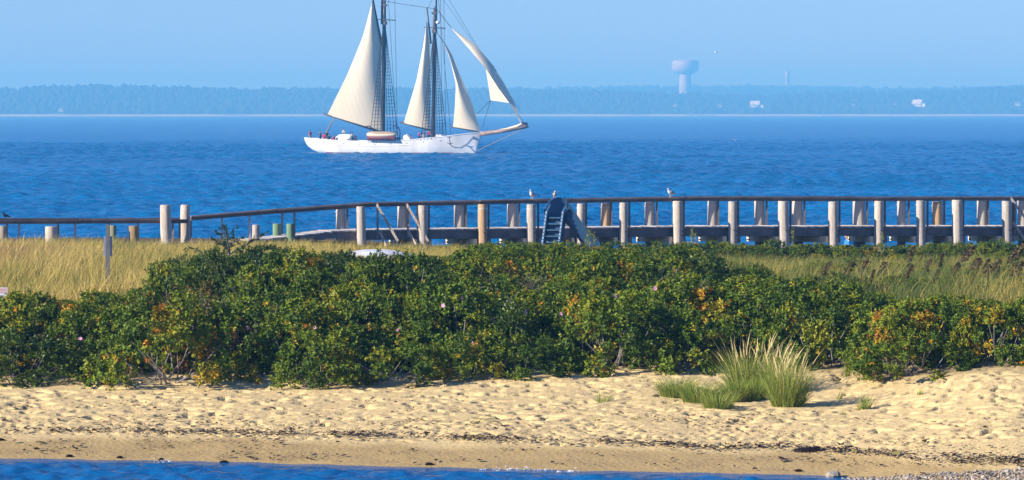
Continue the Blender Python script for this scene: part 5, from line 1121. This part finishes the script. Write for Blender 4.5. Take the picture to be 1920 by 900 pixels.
for px, py in [(1585, 530), (1650, 515), (1668, 505), (1640, 540), (1710, 475), (1735, 500), (1772, 488), (1785, 510), (1800, 474), (1820, 495), (1835, 500), (1850, 498), (1856, 515), (1872, 500), (1795, 530), (1760, 540), (1700, 530), (1905, 470), (1890, 480), (1612, 505), (1545, 530), (1842, 535), (1900, 520), (1915, 505)]:
    y = 98 + (560 - py) * 0.24 + gr.uniform(0, 3); x = px2(px - 18, y); g0 = gz(x, y); zt = pz2(py - 12, y); s = max(0.6, (zt - g0) / 1.55); k = gr.randrange(4)
    t = thing('reed', 'tall reed with a drooping dark plume leaning over the grass', 'reed', (x, y, g0 - 0.03), gr.uniform(-0.7, 0.7), 'plumed reeds in the right hand meadow', (min(s, 1.3) * gr.uniform(0.5, 1.3), min(s, 1.3), s))
    obj('stalk', REEDS[k][0], M['reed'], t); obj('plume', REEDS[k][1], M['plume'], t); obj('leaf', REEDS[k][2], M['reed'], t)
# tufts of beach grass on the sand: each its own plant
def tuft(px, py, hpx, wpx, n, label, straw=0.2, lean=0.1, seed=0, heads=0):
    g = np.random.default_rng(seed + 1000); x, y = hit_ground(px, py); z0 = gz(x, y); k = FPX / y; H_ = hpx / k; W_ = wpx / k
    t = thing('beach_grass_tuft', label, 'grass', (x, y, z0 - 0.02))
    rr = np.sqrt(g.random(n)) * W_ * 0.28; a = g.uniform(0, 6.283, n); P = np.stack([rr * np.cos(a), rr * np.sin(a) * 0.8, 0 * a], 1)
    P[:, 2] = ground_z(x + P[:, 0], y + P[:, 1]) - z0 - 0.04
    hh = H_ * (0.25 + 0.72 * g.random(n) ** 0.8); fan = np.stack([np.cos(a), np.sin(a)], 1) * (rr / (W_ * 0.28 + 1e-6) * W_ * 0.34)[:, None] + np.stack([lean * hh + g.normal(0, 0.10, n) * hh, g.normal(0, 0.12, n) * hh], 1)
    V_, F_, T_ = blades(P, hh, fan, g.uniform(0.008, 0.014, n), np.clip(0.33 + g.normal(0, 0.17, n) + straw * (g.random(n) < 0.3), 0, 0.85), g, 4, 0.8)
    obj('blades', mesh_np('blades', V_, F_, {'tint': T_}), M['grass_green'], t)
    if heads:
        rr = np.sqrt(g.random(heads)) * W_ * 0.25; a = g.uniform(0, 6.283, heads); P = np.stack([rr * np.cos(a), rr * np.sin(a), 0 * a], 1); hh = H_ * g.uniform(0.62, 1.12, heads)
        ln = np.stack([np.cos(a) * rr * 0.8 + hh * g.normal(0.08, 0.13, heads), np.sin(a) * rr * 0.6], 1); V1, F1, T1 = blades(P, hh, ln, np.full(heads, 0.008), np.full(heads, 0.85), g, 4, 0.8)
        top = P + np.stack([ln[:, 0] * 0.72, ln[:, 1] * 0.72, hh * 0.72], 1); d = np.stack([ln[:, 0] * 0.5, ln[:, 1] * 0.5, hh * 0.30], 1)
        V2, F2, T2 = blades(top, d[:, 2], d[:, :2], np.full(heads, 0.018), np.full(heads, 1.0), g, 3, 0.1)
        obj('seed_heads', mesh_np('seed_heads', np.concatenate([V1, V2]), [np.concatenate([F1, F2 + len(V1)])], {'tint': np.concatenate([T1, T2])}), M['grass_green'], t)
    return t
tuft(1477, 764, 114, 104, 900, 'largest upright clump of green beach grass topped with straw seed heads', 0.3, 0.03, 1, 46)
tuft(1408, 730, 100, 150, 850, 'broad clump of beach grass with pale seed heads against the roses', 0.3, 0.04, 2, 60)
tuft(1450, 738, 100, 90, 480, 'darker grass clump squeezed between two taller seeding clumps', 0.2, 0.08, 3, 34)
tuft(1268, 740, 52, 100, 560, 'low green grass clump at the foot of the roses', 0.1, 0.05, 4)
tuft(1312, 752, 56, 110, 700, 'short wide green grass clump spreading onto the sand', 0.1, 0.06, 5)
tuft(1346, 768, 52, 84, 520, 'short bristling grass clump with thin outlying blades', 0.25, 0.1, 6)
tuft(1378, 752, 60, 80, 560, 'low green grass clump joining the seeding clumps', 0.1, 0.05, 7)
tuft(1412, 750, 62, 80, 520, 'low green grass clump beneath the broad seeding clump', 0.1, 0.05, 8)
for px, py, h, w, n, lab, ln in [(1131, 752, 30, 44, 80, 'sparse twin tuft of grass on open sand below the roses', 0.2), (893, 790, 22, 70, 70, 'flattened spray of thin grass lying on open sand', 0.9), (1117, 785, 18, 36, 40, 'tiny thin grass tuft near the footprints', 0.3), (1194, 786, 18, 30, 36, 'tiny grass tuft on sand short of the grass clumps', 0.4),
        (1620, 765, 42, 42, 110, 'slender tuft of grass on the pale bare sand', 0.15), (1588, 708, 52, 26, 60, 'thin grass stalks against the dark roses', 0.05), (1628, 712, 66, 36, 90, 'tall wispy grass stalks in front of the roses', 0.1), (1726, 738, 24, 20, 34, 'very small grass tuft under the yellowing roses', 0.2), (1572, 748, 30, 20, 30, 'wisp of grass beside the slender tuft', 0.3), (1255, 762, 18, 26, 22, 'few thin blades beside the low green clump', 0.5), (1580, 775, 16, 18, 20, 'few short blades on sand below the slender tuft', 0.2)]:
    tuft(px, py, h, w, n, lab, 0.35, ln, int(px))
# tall weeds in front of the pier
def weed_mesh(seed):
    g = np.random.default_rng(seed); b = MB(); b.tube([(0, 0, -0.1), (0.03, 0, 0.5), (0.05, 0, 1.0)], [0.012, 0.009, 0.004], 5); P = []; D = []
    for k in range(70):
        t = g.uniform(0.15, 1.0); a = g.uniform(0, 6.28); P.append([0.05 * t, 0, t]); D.append(norm(np.array([math.cos(a), math.sin(a), 0.9])))
    Vl, Fl = leaves(np.array(P), np.array(D), g.uniform(0.08, 0.15, 70), np.full(70, 0.022), g); return b.mesh('stalk'), mesh_np('leaf', Vl, Fl, {'tint': np.repeat(g.uniform(0.3, 0.9, 70), 4)})
for k, (px, py, lab) in enumerate([(1103, 432, 'leafy green weed stalk right of the blue slide'), (1112, 436, 'second leafy weed stalk right of the blue slide'), (1098, 440, 'short leafy weed right of the blue slide'), (1297, 428, 'tall leafy weed growing up before the pier beam'), (1303, 438, 'shorter leafy weed growing up before the pier beam'), (1488, 430, 'pale leafy weed standing before a pile pair'), (1656, 438, 'wispy weed before the right hand pier beam'), (60, 548, 'tall leafy weed rising from the left bushes'), (52, 555, 'short leafy weed rising from the left bushes')]):
    y = 148.0 if px > 100 else 95.0; x = px2(px, y); g0 = gz(x, y); h = pz2(py if px > 100 else py - 16, y) - g0; st, lf = weed_mesh(k)
    t = thing('weed', lab, 'weed', (x, y, g0), 0.4 * k, None, (1, 1, h)); st.attributes.new('tint', 'FLOAT', 'POINT'); obj('stalk', st, M['grass_green'], t); obj('leaf', lf, M['grass_green'], t)

# ------------------------------------------------------------------ wrack, gravel, foam
def flakes(X_, Y_, size, g, lift=0.02, name='flakes'):
    n = len(X_); z = ground_z(X_, Y_); a = g.uniform(0, 6.28, n); c, s_ = np.cos(a), np.sin(a); vs_ = []
    for (u, v) in ((-1, -0.4), (0.1, -0.6), (1, 0.1), (0.4, 0.55), (-0.5, 0.5)):
        u_ = u * size * g.uniform(0.6, 1.2, n); v_ = v * size * g.uniform(0.5, 1.2, n); vs_.append(np.stack([X_ + c * u_ - s_ * v_, Y_ + s_ * u_ + c * v_, z + lift + g.uniform(-0.01, 0.6, n) * size], 1))
    V_ = np.stack(vs_, 1).reshape(-1, 3); i = np.arange(n)[:, None] * 5
    return V_, np.concatenate([i + [0, 1, 4], i + [1, 3, 4], i + [1, 2, 3]], 0)
g = np.random.default_rng(17); n = 90000; X_ = g.uniform(-11, 11, n); u = g.uniform(0.1, 7.5, n)
pxw = 960 + FPX * X_ / 76
cl_ = fbm(X_ * 1.1, u * 2.2, 33, 4); cl2 = fbm(X_ * 0.25, u * 0.5, 35, 3)
line = 2.75 + 0.7 * (vnoise(X_ * 0.3, X_ * 0, 37) - 0.5) + 0.25 * (vnoise(X_ * 1.1, X_ * 0, 38) - 0.5); amt = 0.4 + 0.6 * smooth(500, 800, pxw) * (0.6 + 0.4 * np.sin(pxw / 90.0)) + 0.9 * smooth(1480, 1700, pxw)
dens = np.exp(-((u - line) / (0.28 + 0.22 * smooth(1500, 1800, pxw))) ** 2) * (0.25 + 0.75 * smooth(0.36, 0.48, cl_)) * np.minimum(1, amt * 1.5) + 0.10 * smooth(0.46, 0.58, cl_) * (u < 6.5) * smooth(0.2, 0.8, u) + 0.006 + 0.10 * (u < 2.6) * (u > 0.25) * smooth(0.44, 0.56, cl2)
kp_ = g.random(n) < dens; X_, u = X_[kp_], u[kp_]; Y_ = shore_Y(X_) + u
Vf, Ff_ = flakes(X_, Y_, np.exp(g.normal(math.log(0.030), 0.45, len(X_))), g)
Tw = np.clip(g.beta(2, 3, len(X_)), 0, 0.95); Tw[g.random(len(X_)) < 0.05] = 1.0
stuff('seaweed_wrack', mesh_np('seaweed_wrack', Vf, Ff_, {'tint': np.repeat(Tw, 5)}), M['weed'], 'dark brown line of dried seaweed along the beach', 'seaweed'); print('wrack', len(X_))
# lumps of weed at the water's edge and one long mound in the wrack line
for px, py, w, lab in ((130, 857, 13, 'small dark seaweed lump half in the water at left'), (225, 859, 11, 'flat dark seaweed lump at the water edge'), (302, 863, 9, 'tiny seaweed lump in the foam'), (420, 868, 16, 'low seaweed lump awash at the water edge'), (805, 872, 16, 'round dark seaweed clump beside the inlet'), (2, 826, 14, 'dark seaweed lump on damp sand at the left'), (1515, 846, 62, 'long mound of dark seaweed in the wrack line'), (1497, 884, 14, 'flat dark seaweed patch on wet sand')):
    x, y = hit_ground(px, py, 66); k = FPX / y; nn = int(30 + w * 5); g = np.random.default_rng(int(px)); aa = g.uniform(0, 6.28, nn); rr = np.sqrt(g.random(nn)); hx = w / 2 / k
    Xl = x + np.cos(aa) * rr * hx; Yl = y + np.sin(aa) * rr * min(0.3, hx * 0.6); Vl, Fl = flakes(Xl, Yl, g.uniform(0.015, 0.035, nn), g, 0.0); Vl[:, 2] += np.repeat(np.maximum(0, (1 - rr ** 2)) * (0.03 + 0.03 * (w > 40)), 5); zz = gz(x, y)
    # a solid core under the loose strands
    b = MB(); b.loft([[(q * hx * 0.9, math.cos(a_) * min(0.25, hx * 0.5) * (1 - q * q) ** 0.5 - 0.0, math.sin(a_) * (0.04 + 0.03 * (w > 40)) * (1 - q * q) ** 0.5 - 0.01) for a_ in np.linspace(0, math.pi, 7)] for q in np.linspace(-0.98, 0.98, 9)])
    t = thing('seaweed_clump', lab, 'seaweed', (x, y, zz)); Vl -= np.array([x, y, zz]); o = obj('strands', mesh_np('strands', Vl, Fl, {'tint': np.repeat(g.uniform(0, 0.6, nn), 5)}), M['weed'], t); c_ = b.mesh('core'); c_.attributes.new('tint', 'FLOAT', 'POINT'); obj('core', c_, M['weed'], t)
# gravel spit at the near right
g = np.random.default_rng(19); n = 22000; X_ = g.uniform(5.6, 11.0, n); Y_ = g.uniform(67, 73.5, n); edge = pz2(880, 72.0)
pyg = HOR + FPX * (CAM_H - ground_z(X_, Y_)) / Y_; pxg = 960 + FPX * X_ / Y_
keep = pyg > np.interp(pxg, [1560, 1620, 1700, 1800, 1920, 2100], [903, 897, 890, 884, 881, 878]) + 3 * (fbm(X_ * 2, Y_ * 2, 5, 2) - 0.4) * 4
X_, Y_ = X_[keep], Y_[keep]; r = np.exp(g.normal(math.log(0.016), 0.4, len(X_))); Vp, Fp = blobs(np.stack([X_, Y_, np.maximum(ground_z(X_, Y_), 0.0) + r * 0.3], 1), np.stack([r, r, r * 0.7], 1), 21, (IV1, IF1), 0.2)
stuff('gravel', mesh_np('gravel', Vp, Fp, {'tint': np.repeat(g.random(len(X_)), len(IV1))}), M['pebble'], 'grey gravel spit beside the inlet water', 'gravel')
x, y = hit_ground(1562, 896, 66); b = MB(); rr_ = random.Random(3)
b.loft([[(q * 0.13, math.cos(a_) * 0.11 * (1 - q * q) ** 0.4 * rr_.uniform(0.85, 1.1), 0.03 + math.sin(a_) * 0.09 * (1 - q * q) ** 0.4 * rr_.uniform(0.85, 1.15)) for a_ in np.linspace(0, 6.283, 9)[:-1]] for q in (-0.97, -0.6, 0, 0.6, 0.97)])
o = obj('stone', b.mesh('stone', False), M['rock'], None, (x, y, max(0, gz(x, y)))); tag(o, 'single pale stone at the corner of the gravel and the water', 'stone')
# foam along the water's edge
g = np.random.default_rng(23); n = 2600; X_ = g.uniform(-10, 8, n); pf = 960 + FPX * X_ / 74.5; dn = smooth(0.50, 0.6, fbm(X_ * 0.9, X_ * 0 + 2, 43, 3)) * np.where((pf > 270) & (pf < 620), 1, np.where(pf > 900, 0.35, 0.1)) * 0.6; keep = g.random(n) < dn; X_ = X_[keep]; Y_ = shore_Y(X_) + g.normal(-0.08, 0.16, len(X_)); sz = np.exp(g.normal(math.log(0.014), 0.5, len(X_)))
Vp, Fp = blobs(np.stack([X_, Y_, np.maximum(ground_z(X_, Y_), 0.0) + 0.006], 1), np.stack([sz * 1.6, sz * 1.2, sz * 0.12 + 0.003], 1), 24, (IV1, IF1), 0.25)
stuff('foam', mesh_np('foam', Vp, Fp), M['foam'], 'broken white foam along the inlet edge', 'foam')
